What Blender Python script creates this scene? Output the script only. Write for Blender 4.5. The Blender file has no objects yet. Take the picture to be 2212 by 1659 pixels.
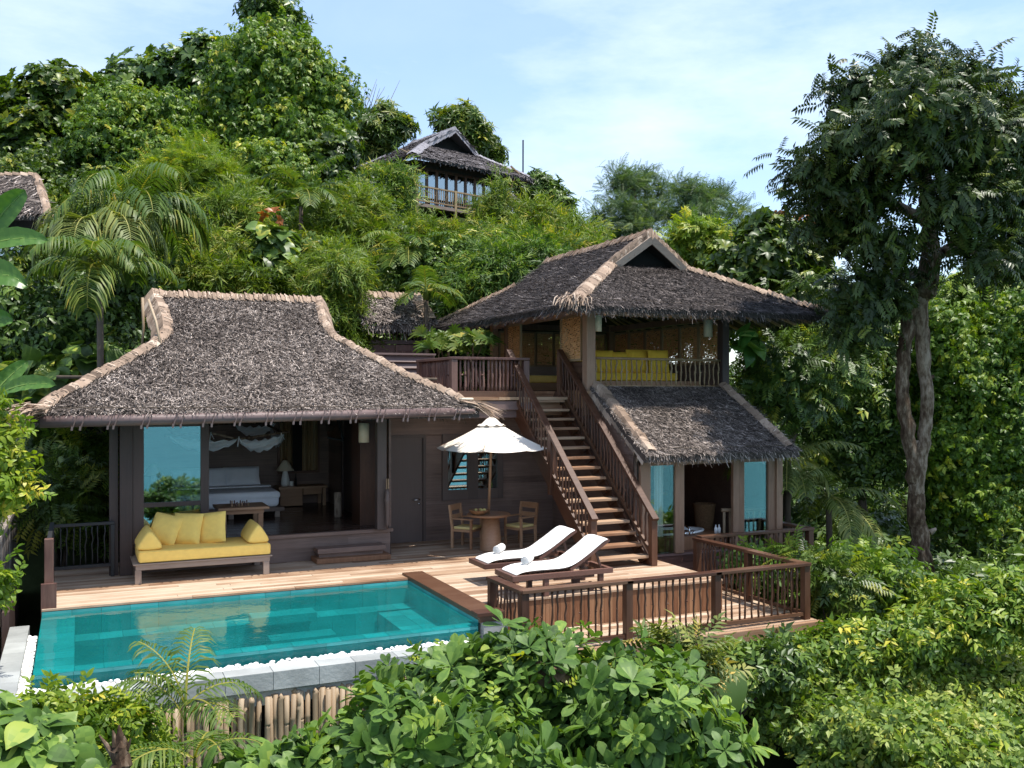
import bpy, bmesh, math, random
import numpy as np
from mathutils import Vector, Matrix
R = math.radians
random.seed(7)
SC = bpy.context.scene
COL = SC.collection
# ------------------------------------------------------------------ camera geometry (metres, Z up, deck top at z = 0)
F_, YAW, HZ, H = 2050.0, R(24.65), 845.0, 3.1
SN, CS = math.sin(YAW), math.cos(YAW)
def W(u, v, d):
    a = (u - 1106) / F_
    return np.array(((SN + a * CS) * d, (CS - a * SN) * d, H + (HZ - v) / F_ * d))

# ------------------------------------------------------------------ materials
MATS = {}
def nt(name):
    m = bpy.data.materials.new(name); m.use_nodes = True
    n = m.node_tree.nodes; b = n['Principled BSDF']
    return m, n, m.node_tree.links, b
def ramp(n, stops):
    r = n.new('ShaderNodeValToRGB'); e = r.color_ramp.elements
    while len(e) < len(stops): e.new(0.5)
    for x, (p, c) in zip(e, stops): x.position = p; x.color = (*c, 1)
    return r
def mixc(n, l, a, b, f, mode='MIX'):
    x = n.new('ShaderNodeMix'); x.data_type = 'RGBA'; x.blend_type = mode
    for s, v in ((x.inputs[0], f), (x.inputs[6], a), (x.inputs[7], b)):
        if hasattr(v, 'links'): l.new(v, s)
        elif isinstance(v, (int, float)): s.default_value = v
        else: s.default_value = (*v, 1)
    return x.outputs[2]
def tone(n): 
    a = n.new('ShaderNodeAttribute'); a.attribute_name = 'tone'; return a.outputs['Fac']
def wood(name, stops, grain=(1.5, 30, 30), rough=.6, gamp=.55, bump=.25, spec=.3, tw=.55):
    m, n, l, b = nt(name)
    tc = n.new('ShaderNodeTexCoord'); mp = n.new('ShaderNodeMapping'); mp.inputs['Scale'].default_value = grain
    l.new(tc.outputs['Object'], mp.inputs[0])
    t = tone(n)
    ad = n.new('ShaderNodeVectorMath'); ad.operation = 'ADD'
    sc = n.new('ShaderNodeMath'); sc.operation = 'MULTIPLY'; l.new(t, sc.inputs[0]); sc.inputs[1].default_value = 37.
    l.new(mp.outputs[0], ad.inputs[0]); l.new(sc.outputs[0], ad.inputs[1])
    no = n.new('ShaderNodeTexNoise'); no.inputs['Scale'].default_value = 1; no.inputs['Detail'].default_value = 5; no.inputs['Roughness'].default_value = .65
    l.new(ad.outputs[0], no.inputs[0])
    big = n.new('ShaderNodeTexNoise'); big.inputs['Scale'].default_value = 1.7; big.inputs['Detail'].default_value = 3
    l.new(tc.outputs['Object'], big.inputs[0])
    # tone*(1-gamp) + noise terms
    a1 = n.new('ShaderNodeMath'); a1.operation = 'MULTIPLY_ADD'; l.new(no.outputs[0], a1.inputs[0]); a1.inputs[1].default_value = gamp * 1.6; 
    a0 = n.new('ShaderNodeMath'); a0.operation = 'MULTIPLY_ADD'; l.new(t, a0.inputs[0]); a0.inputs[1].default_value = tw; a0.inputs[2].default_value = .22 + (.55 - tw) / 2 - gamp * .8
    a2 = n.new('ShaderNodeMath'); a2.operation = 'MULTIPLY_ADD'; l.new(big.outputs[0], a2.inputs[0]); a2.inputs[1].default_value = .5; l.new(a0.outputs[0], a2.inputs[2])
    l.new(a2.outputs[0], a1.inputs[2])
    r = ramp(n, stops); l.new(a1.outputs[0], r.inputs[0]); l.new(r.outputs[0], b.inputs['Base Color'])
    rr = n.new('ShaderNodeMapRange'); rr.inputs[3].default_value = rough - .12; rr.inputs[4].default_value = rough + .15
    l.new(no.outputs[0], rr.inputs[0]); l.new(rr.outputs[0], b.inputs['Roughness'])
    b.inputs['Specular IOR Level'].default_value = spec
    bp = n.new('ShaderNodeBump'); bp.inputs['Strength'].default_value = bump; bp.inputs['Distance'].default_value = .01
    l.new(no.outputs[0], bp.inputs['Height']); l.new(bp.outputs[0], b.inputs['Normal'])
    MATS[name] = m; return m
def plain(name, c, rough=.6, var=.12, scale=6, bump=0, spec=.4, metal=0, bscale=40, tones=0):
    m, n, l, b = nt(name)
    tc = n.new('ShaderNodeTexCoord')
    no = n.new('ShaderNodeTexNoise'); no.inputs['Scale'].default_value = scale; no.inputs['Detail'].default_value = 6
    l.new(tc.outputs['Object'], no.inputs[0])
    c = np.array(c)
    r = ramp(n, [(.3, tuple(c * (1 - var))), (.7, tuple(np.minimum(1, c * (1 + var))))]); l.new(no.outputs[0], r.inputs[0])
    out = r.outputs[0]
    if tones:
        t = tone(n); mr = n.new('ShaderNodeMapRange'); mr.inputs[3].default_value = 1 - tones; mr.inputs[4].default_value = 1 + tones
        l.new(t, mr.inputs[0]); cc = n.new('ShaderNodeCombineColor')
        for i in range(3): l.new(mr.outputs[0], cc.inputs[i])
        out = mixc(n, l, out, cc.outputs[0], 1.0, 'MULTIPLY')
    l.new(out, b.inputs['Base Color'])
    b.inputs['Roughness'].default_value = rough; b.inputs['Specular IOR Level'].default_value = spec; b.inputs['Metallic'].default_value = metal
    if bump:
        n2 = n.new('ShaderNodeTexNoise'); n2.inputs['Scale'].default_value = bscale; n2.inputs['Detail'].default_value = 4
        l.new(tc.outputs['Object'], n2.inputs[0])
        bp = n.new('ShaderNodeBump'); bp.inputs['Strength'].default_value = bump; bp.inputs['Distance'].default_value = .02
        l.new(n2.outputs[0], bp.inputs['Height']); l.new(bp.outputs[0], b.inputs['Normal'])
    MATS[name] = m; return m
def toned(name, stops, rough=.7, spec=.3, trans=0, tcol=None, gl=0, big=0, bscale=.8):
    """colour from the per-face tone; optional translucency (leaves, straw) and a broad patchy tint"""
    m, n, l, b = nt(name)
    t = tone(n); src = t
    if big:
        tc = n.new('ShaderNodeTexCoord'); no = n.new('ShaderNodeTexNoise'); no.inputs['Scale'].default_value = bscale; no.inputs['Detail'].default_value = 3
        l.new(tc.outputs['Object'], no.inputs[0])
        a = n.new('ShaderNodeMath'); a.operation = 'MULTIPLY_ADD'; l.new(no.outputs[0], a.inputs[0]); a.inputs[1].default_value = big
        s = n.new('ShaderNodeMath'); s.operation = 'SUBTRACT'; l.new(t, s.inputs[0]); s.inputs[1].default_value = big * .5
        l.new(s.outputs[0], a.inputs[2]); src = a.outputs[0]
    r = ramp(n, stops); l.new(src, r.inputs[0]); l.new(r.outputs[0], b.inputs['Base Color'])
    b.inputs['Roughness'].default_value = rough; b.inputs['Specular IOR Level'].default_value = spec
    if trans:
        tr = n.new('ShaderNodeBsdfTranslucent'); mx = n.new('ShaderNodeMixShader'); mx.inputs[0].default_value = trans
        tint = mixc(n, l, r.outputs[0], tcol or (1.5, 1.6, .55), 1.0, 'MULTIPLY'); l.new(tint, tr.inputs[0])
        l.new(b.outputs[0], mx.inputs[1]); l.new(tr.outputs[0], mx.inputs[2])
        l.new(mx.outputs[0], n['Material Output'].inputs[0])
    MATS[name] = m; return m
def glass(name, tint, refl=.35, rough=.02):
    m, n, l, b = nt(name); n.remove(b)
    tr = n.new('ShaderNodeBsdfTransparent'); tr.inputs[0].default_value = (*tint, 1)
    gl = n.new('ShaderNodeBsdfGlossy'); gl.inputs['Roughness'].default_value = rough; gl.inputs[0].default_value = (.85, .95, .95, 1)
    fr = n.new('ShaderNodeFresnel'); fr.inputs[0].default_value = 1.5
    ad = n.new('ShaderNodeMath'); ad.operation = 'ADD'; l.new(fr.outputs[0], ad.inputs[0]); ad.inputs[1].default_value = refl; ad.use_clamp = True
    mx = n.new('ShaderNodeMixShader'); l.new(ad.outputs[0], mx.inputs[0]); l.new(tr.outputs[0], mx.inputs[1]); l.new(gl.outputs[0], mx.inputs[2])
    l.new(mx.outputs[0], n['Material Output'].inputs[0]); MATS[name] = m; return m
M = MATS
wood('deck_wood', [(0, (.068, .032, .018)), (.4, (.19, .105, .06)), (.68, (.345, .23, .15)), (1, (.48, .375, .28))], (1.2, 34, 30), .62, .5, .35, .25)
wood('dark_siding', [(0, (0.027, 0.016, 0.014)), (.5, (0.094, 0.059, 0.046)), (1, (0.235, 0.158, 0.127))], (1.3, 30, 40), .5, .45, .2, .35, .22)
wood('dark_siding_side', [(0, (0.027, 0.016, 0.014)), (.5, (0.094, 0.059, 0.046)), (1, (0.235, 0.158, 0.127))], (30, 1.3, 40), .5, .45, .2, .35, .22)
wood('door_wood', [(0, (0.045, 0.031, 0.027)), (1, (0.129, 0.095, 0.083))], (40, 40, 1.5), .5, .4, .15, .35)
wood('dark_frame', [(0, (0.017, 0.010, 0.010)), (1, (0.084, 0.055, 0.048))], (30, 30, 1.5), .5, .4, .15, .35)
wood('floor_wood', [(0, (0.012, 0.006, 0.005)), (1, (0.075, 0.039, 0.027))], (1.2, 30, 30), .22, .4, .06, .5)
wood('red_wood', [(0, (0.016, 0.006, 0.003)), (.5, (0.054, 0.020, 0.010)), (1, (0.112, 0.052, 0.029))], (14, 14, 2.), .42, .5, .2, .4)
wood('red_wood_length', [(0, (0.019, 0.006, 0.003)), (.5, (0.058, 0.022, 0.011)), (1, (0.115, 0.058, 0.032))], (2., 20, 20), .42, .5, .2, .4)
wood('violet_wood', [(0, (.028, .013, .012)), (.5, (.085, .04, .032)), (1, (.19, .105, .08))], (14, 14, 2.), .45, .5, .2, .4)
wood('tread_wood', [(0, (0.085, 0.038, 0.019)), (.5, (0.230, 0.119, 0.064)), (1, (0.391, 0.264, 0.170))], (2., 26, 20), .55, .5, .25, .3)
wood('teak', [(0, (.12, .055, .026)), (.5, (.26, .135, .07)), (1, (.4, .24, .14))], (3, 20, 20), .45, .4, .12, .4)
wood('dark_teak', [(0, (.025, .011, .008)), (.5, (.075, .035, .026)), (1, (.15, .075, .055))], (3, 20, 20), .4, .4, .12, .4)
wood('grey_teak', [(0, (.07, .05, .04)), (.5, (.18, .13, .105)), (1, (.32, .25, .2))], (3, 20, 20), .6, .4, .2, .3)
wood('riser_wood', [(0, (0.056, 0.020, 0.010)), (.5, (0.160, 0.068, 0.032)), (1, (0.288, 0.152, 0.080))], (30, 30, 1.8), .5, .45, .2, .35)
wood('fascia_wood', [(0, (0.038, 0.022, 0.026)), (1, (0.192, 0.131, 0.118))], (1.5, 26, 26), .5, .4, .2, .35)
wood('grey_plank', [(0, (.06, .05, .045)), (.5, (.2, .17, .15)), (1, (.42, .37, .33))], (22, 22, 1.3), .75, .5, .4, .2)
wood('bamboo_pole', [(0, (0.115, 0.069, 0.037)), (.5, (0.241, 0.163, 0.095)), (1, (0.357, 0.269, 0.178))], (24, 24, 2.2), .55, .45, .2, .35)
wood('bamboo_gold', [(0, (0.104, 0.056, 0.024)), (.5, (0.208, 0.128, 0.064)), (1, (0.320, 0.224, 0.120))], (24, 24, 2.2), .5, .45, .15, .4)
wood('woven_cane', [(0, (0.157, 0.061, 0.021)), (.5, (0.421, 0.194, 0.070)), (1, (0.632, 0.351, 0.157))], (60, 60, 7), .6, .5, .5, .3, .25)
wood('post_wood', [(0, (.05, .024, .014)), (.5, (.15, .08, .047)), (1, (.28, .17, .11))], (16, 16, 2.), .5, .45, .2, .35)
wood('bark', [(0, (0.014, 0.009, 0.006)), (.4, (0.047, 0.028, 0.018)), (.62, (0.095, 0.063, 0.041)), (.8, (0.188, 0.139, 0.100)), (1, (0.283, 0.219, 0.169))], (13, 13, 4.5), .9, 1.0, 1.0, .1)
wood('dark_bark', [(0, (.02, .014, .01)), (1, (.13, .1, .075))], (9, 9, 3.), .85, .8, .6, .15)
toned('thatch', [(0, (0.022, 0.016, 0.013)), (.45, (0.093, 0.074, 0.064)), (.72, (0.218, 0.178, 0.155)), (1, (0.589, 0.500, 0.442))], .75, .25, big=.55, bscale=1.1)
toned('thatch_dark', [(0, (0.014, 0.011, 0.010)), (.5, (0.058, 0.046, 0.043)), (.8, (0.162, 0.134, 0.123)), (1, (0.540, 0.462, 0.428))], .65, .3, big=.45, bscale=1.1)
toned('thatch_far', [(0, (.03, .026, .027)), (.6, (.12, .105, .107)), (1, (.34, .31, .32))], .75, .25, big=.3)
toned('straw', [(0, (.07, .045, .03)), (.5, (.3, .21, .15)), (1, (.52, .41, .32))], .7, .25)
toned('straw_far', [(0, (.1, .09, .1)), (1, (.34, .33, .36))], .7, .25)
plain('under_thatch', (.05, .04, .035), .9, .3)
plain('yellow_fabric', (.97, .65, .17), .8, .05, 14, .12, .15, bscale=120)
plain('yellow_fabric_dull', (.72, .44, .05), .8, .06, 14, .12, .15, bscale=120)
plain('seat_fabric', (.66, .55, .24), .85, .06, 14, .12, .15)
plain('white_fabric', (.72, .7, .67), .85, .06, 10, .4, .15, bscale=14)
plain('bed_linen', (.87, .88, .92), .85, .03, 6, .15, .15, bscale=10)
plain('canvas', (.74, .67, .58), .85, .03, 8, .1, .15, bscale=14)
plain('ceramic', (.75, .75, .73), .25, .03)
plain('shade_fabric', (.62, .54, .4), .8, .06)
plain('chrome', (.7, .68, .66), .25, .03, metal=1)
plain('iron_hook', (.14, .1, .09), .5, .2, metal=.3)
plain('black_metal', (.02, .02, .022), .5, .1)
plain('pebble', (.78, .76, .73), .6, .06, 3, tones=.18)
plain('stone', (.3, .31, .3), .75, .22, 2.2, .25, .3, bscale=20, tones=.16)
plain('concrete', (.36, .34, .31), .85, .25, 1.6, .35, .2)
plain('tile', (.04, .245, .25), .35, .22, 2.5, .06, .5, tones=.22)
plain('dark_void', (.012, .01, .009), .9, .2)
plain('soil', (.022, .028, .011), 1, .4, 1.5, .5, .02)
plain('wicker', (.22, .12, .06), .7, .3, 40, .8, .3, bscale=70)
plain('fruit', (.45, .36, .12), .5, .3, 8)
plain('screen_black', (.012, .014, .016), .12, .1)
def net_mat():
    m, n, l, b = nt('netting'); b.inputs['Base Color'].default_value = (.8, .82, .86, 1); b.inputs['Roughness'].default_value = .9
    tr = n.new('ShaderNodeBsdfTransparent'); mx = n.new('ShaderNodeMixShader'); mx.inputs[0].default_value = .85
    l.new(tr.outputs[0], mx.inputs[1]); l.new(b.outputs[0], mx.inputs[2]); l.new(mx.outputs[0], n['Material Output'].inputs[0]); MATS['netting'] = m
net_mat()
glass('sea_glass', (.74, .9, .92), .24)
glass('window_glass', (.7, .8, .8), .42)
glass('bath_glass', (.86, .9, .86), .11)
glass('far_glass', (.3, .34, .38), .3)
def water_mat():
    m, n, l, b = nt('pool_water'); n.remove(b)
    tr = n.new('ShaderNodeBsdfTransparent'); tr.inputs[0].default_value = (.46, .92, .92, 1)
    gl = n.new('ShaderNodeBsdfGlossy'); gl.inputs['Roughness'].default_value = .03; gl.inputs[0].default_value = (1, 1, 1, 1)
    fr = n.new('ShaderNodeFresnel'); fr.inputs[0].default_value = 1.33
    tc = n.new('ShaderNodeTexCoord')
    no = n.new('ShaderNodeTexNoise'); no.inputs['Scale'].default_value = 3.5; no.inputs['Detail'].default_value = 3; l.new(tc.outputs['Object'], no.inputs[0])
    bp = n.new('ShaderNodeBump'); bp.inputs['Strength'].default_value = .16; bp.inputs['Distance'].default_value = .05
    l.new(no.outputs[0], bp.inputs['Height']); l.new(bp.outputs[0], gl.inputs['Normal']); l.new(bp.outputs[0], fr.inputs['Normal'])
    df = n.new('ShaderNodeBsdfDiffuse'); n3 = n.new('ShaderNodeTexNoise'); n3.inputs['Scale'].default_value = 1.3; n3.inputs['Detail'].default_value = 4; l.new(tc.outputs['Object'], n3.inputs[0])
    rc = ramp(n, [(.3, (.010, .19, .19)), (.7, (.018, .27, .265))]); l.new(n3.outputs[0], rc.inputs[0]); l.new(rc.outputs[0], df.inputs[0])
    mk = n.new('ShaderNodeMixShader'); mk.inputs[0].default_value = .26; l.new(tr.outputs[0], mk.inputs[1]); l.new(df.outputs[0], mk.inputs[2])   # slightly milky water
    mx = n.new('ShaderNodeMixShader'); l.new(fr.outputs[0], mx.inputs[0]); l.new(mk.outputs[0], mx.inputs[1]); l.new(gl.outputs[0], mx.inputs[2])
    l.new(mx.outputs[0], n['Material Output'].inputs[0]); MATS['pool_water'] = m
water_mat()
def sea_mat():
    m, n, l, b = nt('sea_water'); b.inputs['Base Color'].default_value = (.05, .17, .2, 1); b.inputs['Specular IOR Level'].default_value = .08; b.inputs['Roughness'].default_value = .6
    tc = n.new('ShaderNodeTexCoord'); no = n.new('ShaderNodeTexNoise'); no.inputs['Scale'].default_value = .08; no.inputs['Detail'].default_value = 8; l.new(tc.outputs['Object'], no.inputs[0])
    bp = n.new('ShaderNodeBump'); bp.inputs['Strength'].default_value = .01; l.new(no.outputs[0], bp.inputs['Height']); l.new(bp.outputs[0], b.inputs['Normal']); MATS['sea_water'] = m
sea_mat()
# foliage: ramps run from old dark leaves to fresh ones
toned('leaf_hill', [(0, (0.021, 0.040, 0.006)), (.55, (0.069, 0.122, 0.015)), (.85, (0.164, 0.202, 0.026)), (1, (0.328, 0.305, 0.045))], .42, .4, .28, big=.3, bscale=.5)
toned('leaf_dark', [(0, (0.029, 0.054, 0.010)), (.6, (0.083, 0.144, 0.024)), (.9, (0.163, 0.239, 0.035)), (1, (0.373, 0.376, 0.052))], .4, .4, .22, big=.25, bscale=.5)
toned('leaf_big_tree', [(0, (0.019, 0.034, 0.008)), (.55, (0.046, 0.074, 0.015)), (.88, (0.096, 0.137, 0.025)), (1, (0.218, 0.242, 0.037))], .4, .3, .16, big=.2, bscale=.6)
toned('leaf_vine', [(0, (0.044, 0.092, 0.011)), (.5, (0.117, 0.198, 0.018)), (.85, (0.290, 0.338, 0.033)), (1, (0.521, 0.454, 0.059))], .45, .35, .3, big=.4, bscale=.6)
toned('leaf_lime', [(0, (0.055, 0.108, 0.009)), (.5, (0.146, 0.225, 0.015)), (.85, (0.317, 0.353, 0.025)), (1, (0.561, 0.431, 0.062))], .45, .35, .34, big=.35, bscale=.6)
toned('leaf_bamboo', [(0, (0.044, 0.086, 0.010)), (.5, (0.117, 0.180, 0.015)), (.85, (0.234, 0.266, 0.025)), (1, (0.410, 0.330, 0.059))], .5, .3, .34, big=.35, bscale=.6)
toned('leaf_bamboo_dark', [(0, (0.032, 0.071, 0.013)), (.5, (0.080, 0.152, 0.023)), (.85, (0.191, 0.259, 0.034)), (1, (0.439, 0.400, 0.060))], .5, .3, .3, big=.3, bscale=.6)
toned('leaf_feather', [(0, (.04, .075, .03)), (.5, (.085, .14, .055)), (1, (.2, .25, .1))], .55, .3, .3, big=.25, bscale=.5)
toned('leaf_palm', [(0, (0.030, 0.066, 0.010)), (.5, (0.073, 0.126, 0.018)), (.85, (0.166, 0.196, 0.030)), (1, (0.410, 0.298, 0.045))], .5, .3, .28)
toned('leaf_palm_grey', [(0, (0.043, 0.074, 0.017)), (.5, (0.120, 0.158, 0.038)), (.9, (0.284, 0.273, 0.069)), (1, (0.510, 0.378, 0.092))], .5, .3, .25)
toned('leaf_banana', [(0, (.03, .09, .016)), (.6, (.08, .17, .03)), (1, (.2, .3, .07))], .35, .4, .3)
toned('leaf_almond', [(0, (.03, .066, .013)), (.5, (.085, .16, .028)), (.85, (.165, .255, .045)), (1, (.28, .34, .06))], .5, .28, .26, big=.25, bscale=1.5)
toned('leaf_ground', [(0, (.05, .1, .02)), (.45, (.14, .215, .04)), (.8, (.31, .36, .075)), (1, (.52, .46, .15))], .5, .35, .3, big=.5, bscale=.45)
toned('leaf_copper', [(0, (.16, .045, .01)), (1, (.34, .12, .015))], .4, .4, .3, tcol=(1.3, 1, .5))
toned('leaf_dead', [(0, (.08, .05, .03)), (1, (.3, .2, .12))], .8, .2, .1)

# ------------------------------------------------------------------ things, parts, mesh collecting
def tag(o, label=None, cat=None, group=None, kind=None):
    if label: o['label'] = label
    if cat: o['category'] = cat
    if group: o['group'] = group
    if kind: o['kind'] = kind
    return o
def thing(name, label, cat, loc=(0, 0, 0), group=None, rz=0.):
    o = bpy.data.objects.new(name, None); COL.objects.link(o); o.location = loc; o.rotation_euler = (0, 0, rz); o.empty_display_size = .2
    return tag(o, label, cat, group)
def worg(o):
    v = Vector((0, 0, 0))
    while o: v += o.location; o = o.parent
    return v
def link(name, me, parent=None, mat=None):
    o = bpy.data.objects.new(name, me); COL.objects.link(o)
    if parent: o.parent = parent
    if mat: 
        me.materials.clear(); me.materials.append(M[mat])
    return o
def copy_tree(o, parent=None):
    c = o.copy(); COL.objects.link(c); c.parent = parent
    for ch in list(o.children): copy_tree(ch, c)
    return c
def np_mesh(name, V, quads, tones=None, smooth=False, tris=None):
    me = bpy.data.meshes.new(name)
    V = np.asarray(V, np.float32); Q = np.asarray(quads, np.int32) if quads is not None and len(quads) else np.zeros((0, 4), np.int32)
    me.vertices.add(len(V)); me.vertices.foreach_set('co', V.ravel())
    me.loops.add(Q.size); me.loops.foreach_set('vertex_index', Q.ravel())
    me.polygons.add(len(Q)); me.polygons.foreach_set('loop_start', np.arange(len(Q), dtype=np.int32) * 4)
    if smooth: me.polygons.foreach_set('use_smooth', np.ones(len(Q), bool))
    me.update(calc_edges=True)
    if tones is not None:
        a = me.attributes.new('tone', 'FLOAT', 'FACE'); a.data.foreach_set('value', np.asarray(tones, np.float32))
    return me
class MB:
    """collects shapes for ONE mesh"""
    def __init__(s): s.v = []; s.f = []; s.t = []; s.cur = None
    def tn(s): return s.cur if s.cur is not None else random.random()
    def add(s, vs, fs, t=None):
        b = len(s.v); s.v += [tuple(map(float, p)) for p in vs]; t = s.tn() if t is None else t
        for f in fs: s.f.append([b + i for i in f]); s.t.append(t)
        return s
    def quad(s, a, b, c, d, t=None): return s.add([a, b, c, d], [(0, 1, 2, 3)], t)
    def box(s, x0, x1, y0, y1, z0, z1, t=None):
        return s.add([(x, y, z) for x in (x0, x1) for y in (y0, y1) for z in (z0, z1)],
                     [(0, 1, 3, 2), (4, 6, 7, 5), (0, 4, 5, 1), (2, 3, 7, 6), (0, 2, 6, 4), (1, 5, 7, 3)], t)
    def beam(s, p, q, w, h, up=(0, 0, 1), t=None):
        p, q, up = Vector(p), Vector(q), Vector(up); d = (q - p).normalized(); x = d.cross(up)
        if x.length < 1e-5: x = d.cross(Vector((0, 1, 0)))
        x.normalize(); z = x.cross(d); x *= w / 2; z *= h / 2
        return s.add([p - x - z, p + x - z, p + x + z, p - x + z, q - x - z, q + x - z, q + x + z, q - x + z],
                     [(3, 2, 1, 0), (4, 5, 6, 7), (0, 1, 5, 4), (1, 2, 6, 5), (2, 3, 7, 6), (3, 0, 4, 7)], t)
    def tube(s, path, rad, n=8, t=None, cap=True):
        path = [Vector(p) for p in path]; k = len(path); rad = [rad] * k if isinstance(rad, (int, float)) else rad
        vs = []; fs = []; ref = None
        for i, p in enumerate(path):
            d = (path[min(i + 1, k - 1)] - path[max(i - 1, 0)]).normalized()
            if ref is None: ref = d.cross(Vector((0.31, .87, .39))).normalized()
            x = (ref - d * ref.dot(d)).normalized(); ref = x; y = d.cross(x)
            vs += [p + (x * math.cos(6.2832 * j / n) + y * math.sin(6.2832 * j / n)) * rad[i] for j in range(n)]
        for i in range(k - 1):
            for j in range(n): fs.append((i * n + j, i * n + (j + 1) % n, (i + 1) * n + (j + 1) % n, (i + 1) * n + j))
        if cap: fs.append(tuple(range(n))[::-1]); fs.append(tuple((k - 1) * n + j for j in range(n)))
        return s.add(vs, fs, t)
    def rough(s, path, rad, n=12, sub=5, j=.06):
        """tube with a smoothed path and knobbly girth, for trunks"""
        P = [Vector(p) for p in path]; Q, Rr = [], []
        for i in range(len(P) - 1):
            a, b, c, d = P[max(i - 1, 0)], P[i], P[i + 1], P[min(i + 2, len(P) - 1)]
            for k in range(sub):
                t = k / sub; Q.append(.5 * ((2 * b) + (c - a) * t + (2 * a - 5 * b + 4 * c - d) * t * t + (3 * b - a - 3 * c + d) * t ** 3)); Rr.append((rad[i] + (rad[i + 1] - rad[i]) * t) * random.uniform(1 - j, 1 + j))
        Q.append(P[-1]); Rr.append(rad[-1]); b0 = len(s.v); s.tube([q + Vector((random.gauss(0, .12), random.gauss(0, .12), 0)) * r for q, r in zip(Q, Rr)], Rr, n)
        for i in range(b0, len(s.v)):
            k = (i - b0) // n; c = Q[min(k, len(Q) - 1)]; v = Vector(s.v[i]); s.v[i] = tuple(c + (v - c) * random.uniform(1 - j * .8, 1 + j * .8))
        return s
    def lathe(s, c, prof, n=20, t=None):
        vs = []; fs = []
        for r, z in prof: vs += [(c[0] + r * math.cos(6.2832 * j / n), c[1] + r * math.sin(6.2832 * j / n), c[2] + z) for j in range(n)]
        for i in range(len(prof) - 1):
            for j in range(n): fs.append((i * n + j, i * n + (j + 1) % n, (i + 1) * n + (j + 1) % n, (i + 1) * n + j))
        fs.append(tuple(range(n))[::-1]); fs.append(tuple((len(prof) - 1) * n + j for j in range(n)))
        return s.add(vs, fs, t)
    def build(s, name, mat, parent=None, smooth=False, bevel=0, local=False, seg=2, sub=0):
        me = bpy.data.meshes.new(name)
        off = worg(parent) if parent and not local else Vector((0, 0, 0))
        me.from_pydata([(a - off.x, b - off.y, c - off.z) for a, b, c in s.v], [], s.f)
        a = me.attributes.new('tone', 'FLOAT', 'FACE'); a.data.foreach_set('value', np.asarray(s.t, np.float32))
        o = link(name, me, parent, mat)
        if smooth: me.polygons.foreach_set('use_smooth', [True] * len(me.polygons))
        if bevel:
            b = o.modifiers.new('bevel', 'BEVEL'); b.width = bevel; b.segments = seg; b.limit_method = 'ANGLE'
        if sub: o.modifiers.new('sub', 'SUBSURF').levels = sub; o.modifiers['sub'].render_levels = sub
        me.update(); return o
def pillow(mb, c, w, h, t, rot, n=10, pinch=.12):
    """plump cushion: w x h face, thickness t, rot = 3x3 Matrix (columns: width, height, thickness)"""
    c = Vector(c); vs = []; fs = []
    def pt(i, j, sgn):
        a, b = i / n * 2 - 1, j / n * 2 - 1
        pa = 1 - pinch * (1 - b * b) * abs(a) ** 3 * 0.6 ; pb = 1 - pinch * (1 - a * a) * abs(b) ** 3 * .6
        th = (max(0, 1 - a ** 4) * max(0, 1 - b ** 4)) ** .55
        return c + rot @ Vector((a * w / 2 * pb * (1 - .05 * (1 - abs(b)) ), b * h / 2 * pa, sgn * t / 2 * th))
    for sg in (1, -1):
        b0 = len(vs)
        for i in range(n + 1):
            for j in range(n + 1): vs.append(pt(i, j, sg))
        for i in range(n):
            for j in range(n):
                q = (b0 + i * (n + 1) + j, b0 + (i + 1) * (n + 1) + j, b0 + (i + 1) * (n + 1) + j + 1, b0 + i * (n + 1) + j + 1)
                fs.append(q if sg > 0 else q[::-1])
    return mb.add(vs, fs, .5)
def rot_from(x, y):
    x = Vector(x).normalized(); y = Vector(y); y = (y - x * y.dot(x)).normalized(); z = x.cross(y)
    return Matrix((x, y, z)).transposed()
# ------------------------------------------------------------------ thatch
rng = np.random.default_rng(11)
def V3(p): return Vector([float(x) for x in p])
def strips(mb, poly, n, L=(.1, .26), Wd=(.012, .03), spread=.55, lift=.05, tmean=.5, tsd=.22):
    """loose palm-leaf straws lying down a roof face; poly = [eave_a, eave_b, top_b, top_a]"""
    A, B, C, D = [V3(p) for p in poly]
    nrm = (B - A).cross(D - A).normalized()
    if nrm.z < 0: nrm = -nrm
    down = Vector((0, 0, -1)); down = (down - nrm * down.dot(nrm)).normalized(); side = nrm.cross(down)
    wa, wt = (B - A).length, (C - D).length
    k = 0
    while k < n:
        v = random.random(); u = random.random()
        if random.random() > (wa * (1 - v) + wt * v) / max(wa, wt): continue
        k += 1
        p = A.lerp(B, u).lerp(D.lerp(C, u), v) + nrm * random.uniform(.005, .03)
        an = random.gauss(0, spread); d = down * math.cos(an) + side * math.sin(an); x = nrm.cross(d)
        ln = random.uniform(*L); w = random.uniform(*Wd) / 2
        cz = (v * 14 + .25 * math.sin(u * 19)) % 1
        e = p + d * ln + nrm * (random.uniform(.0, lift) + (.05 if cz < .18 else 0))
        p2 = p - nrm * .01
        mb.add([p2 - x * w, p2 + x * w, e + x * w * .7, e - x * w * .7], [(0, 1, 2, 3)], min(1, max(0, random.gauss(tmean, tsd))))
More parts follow.
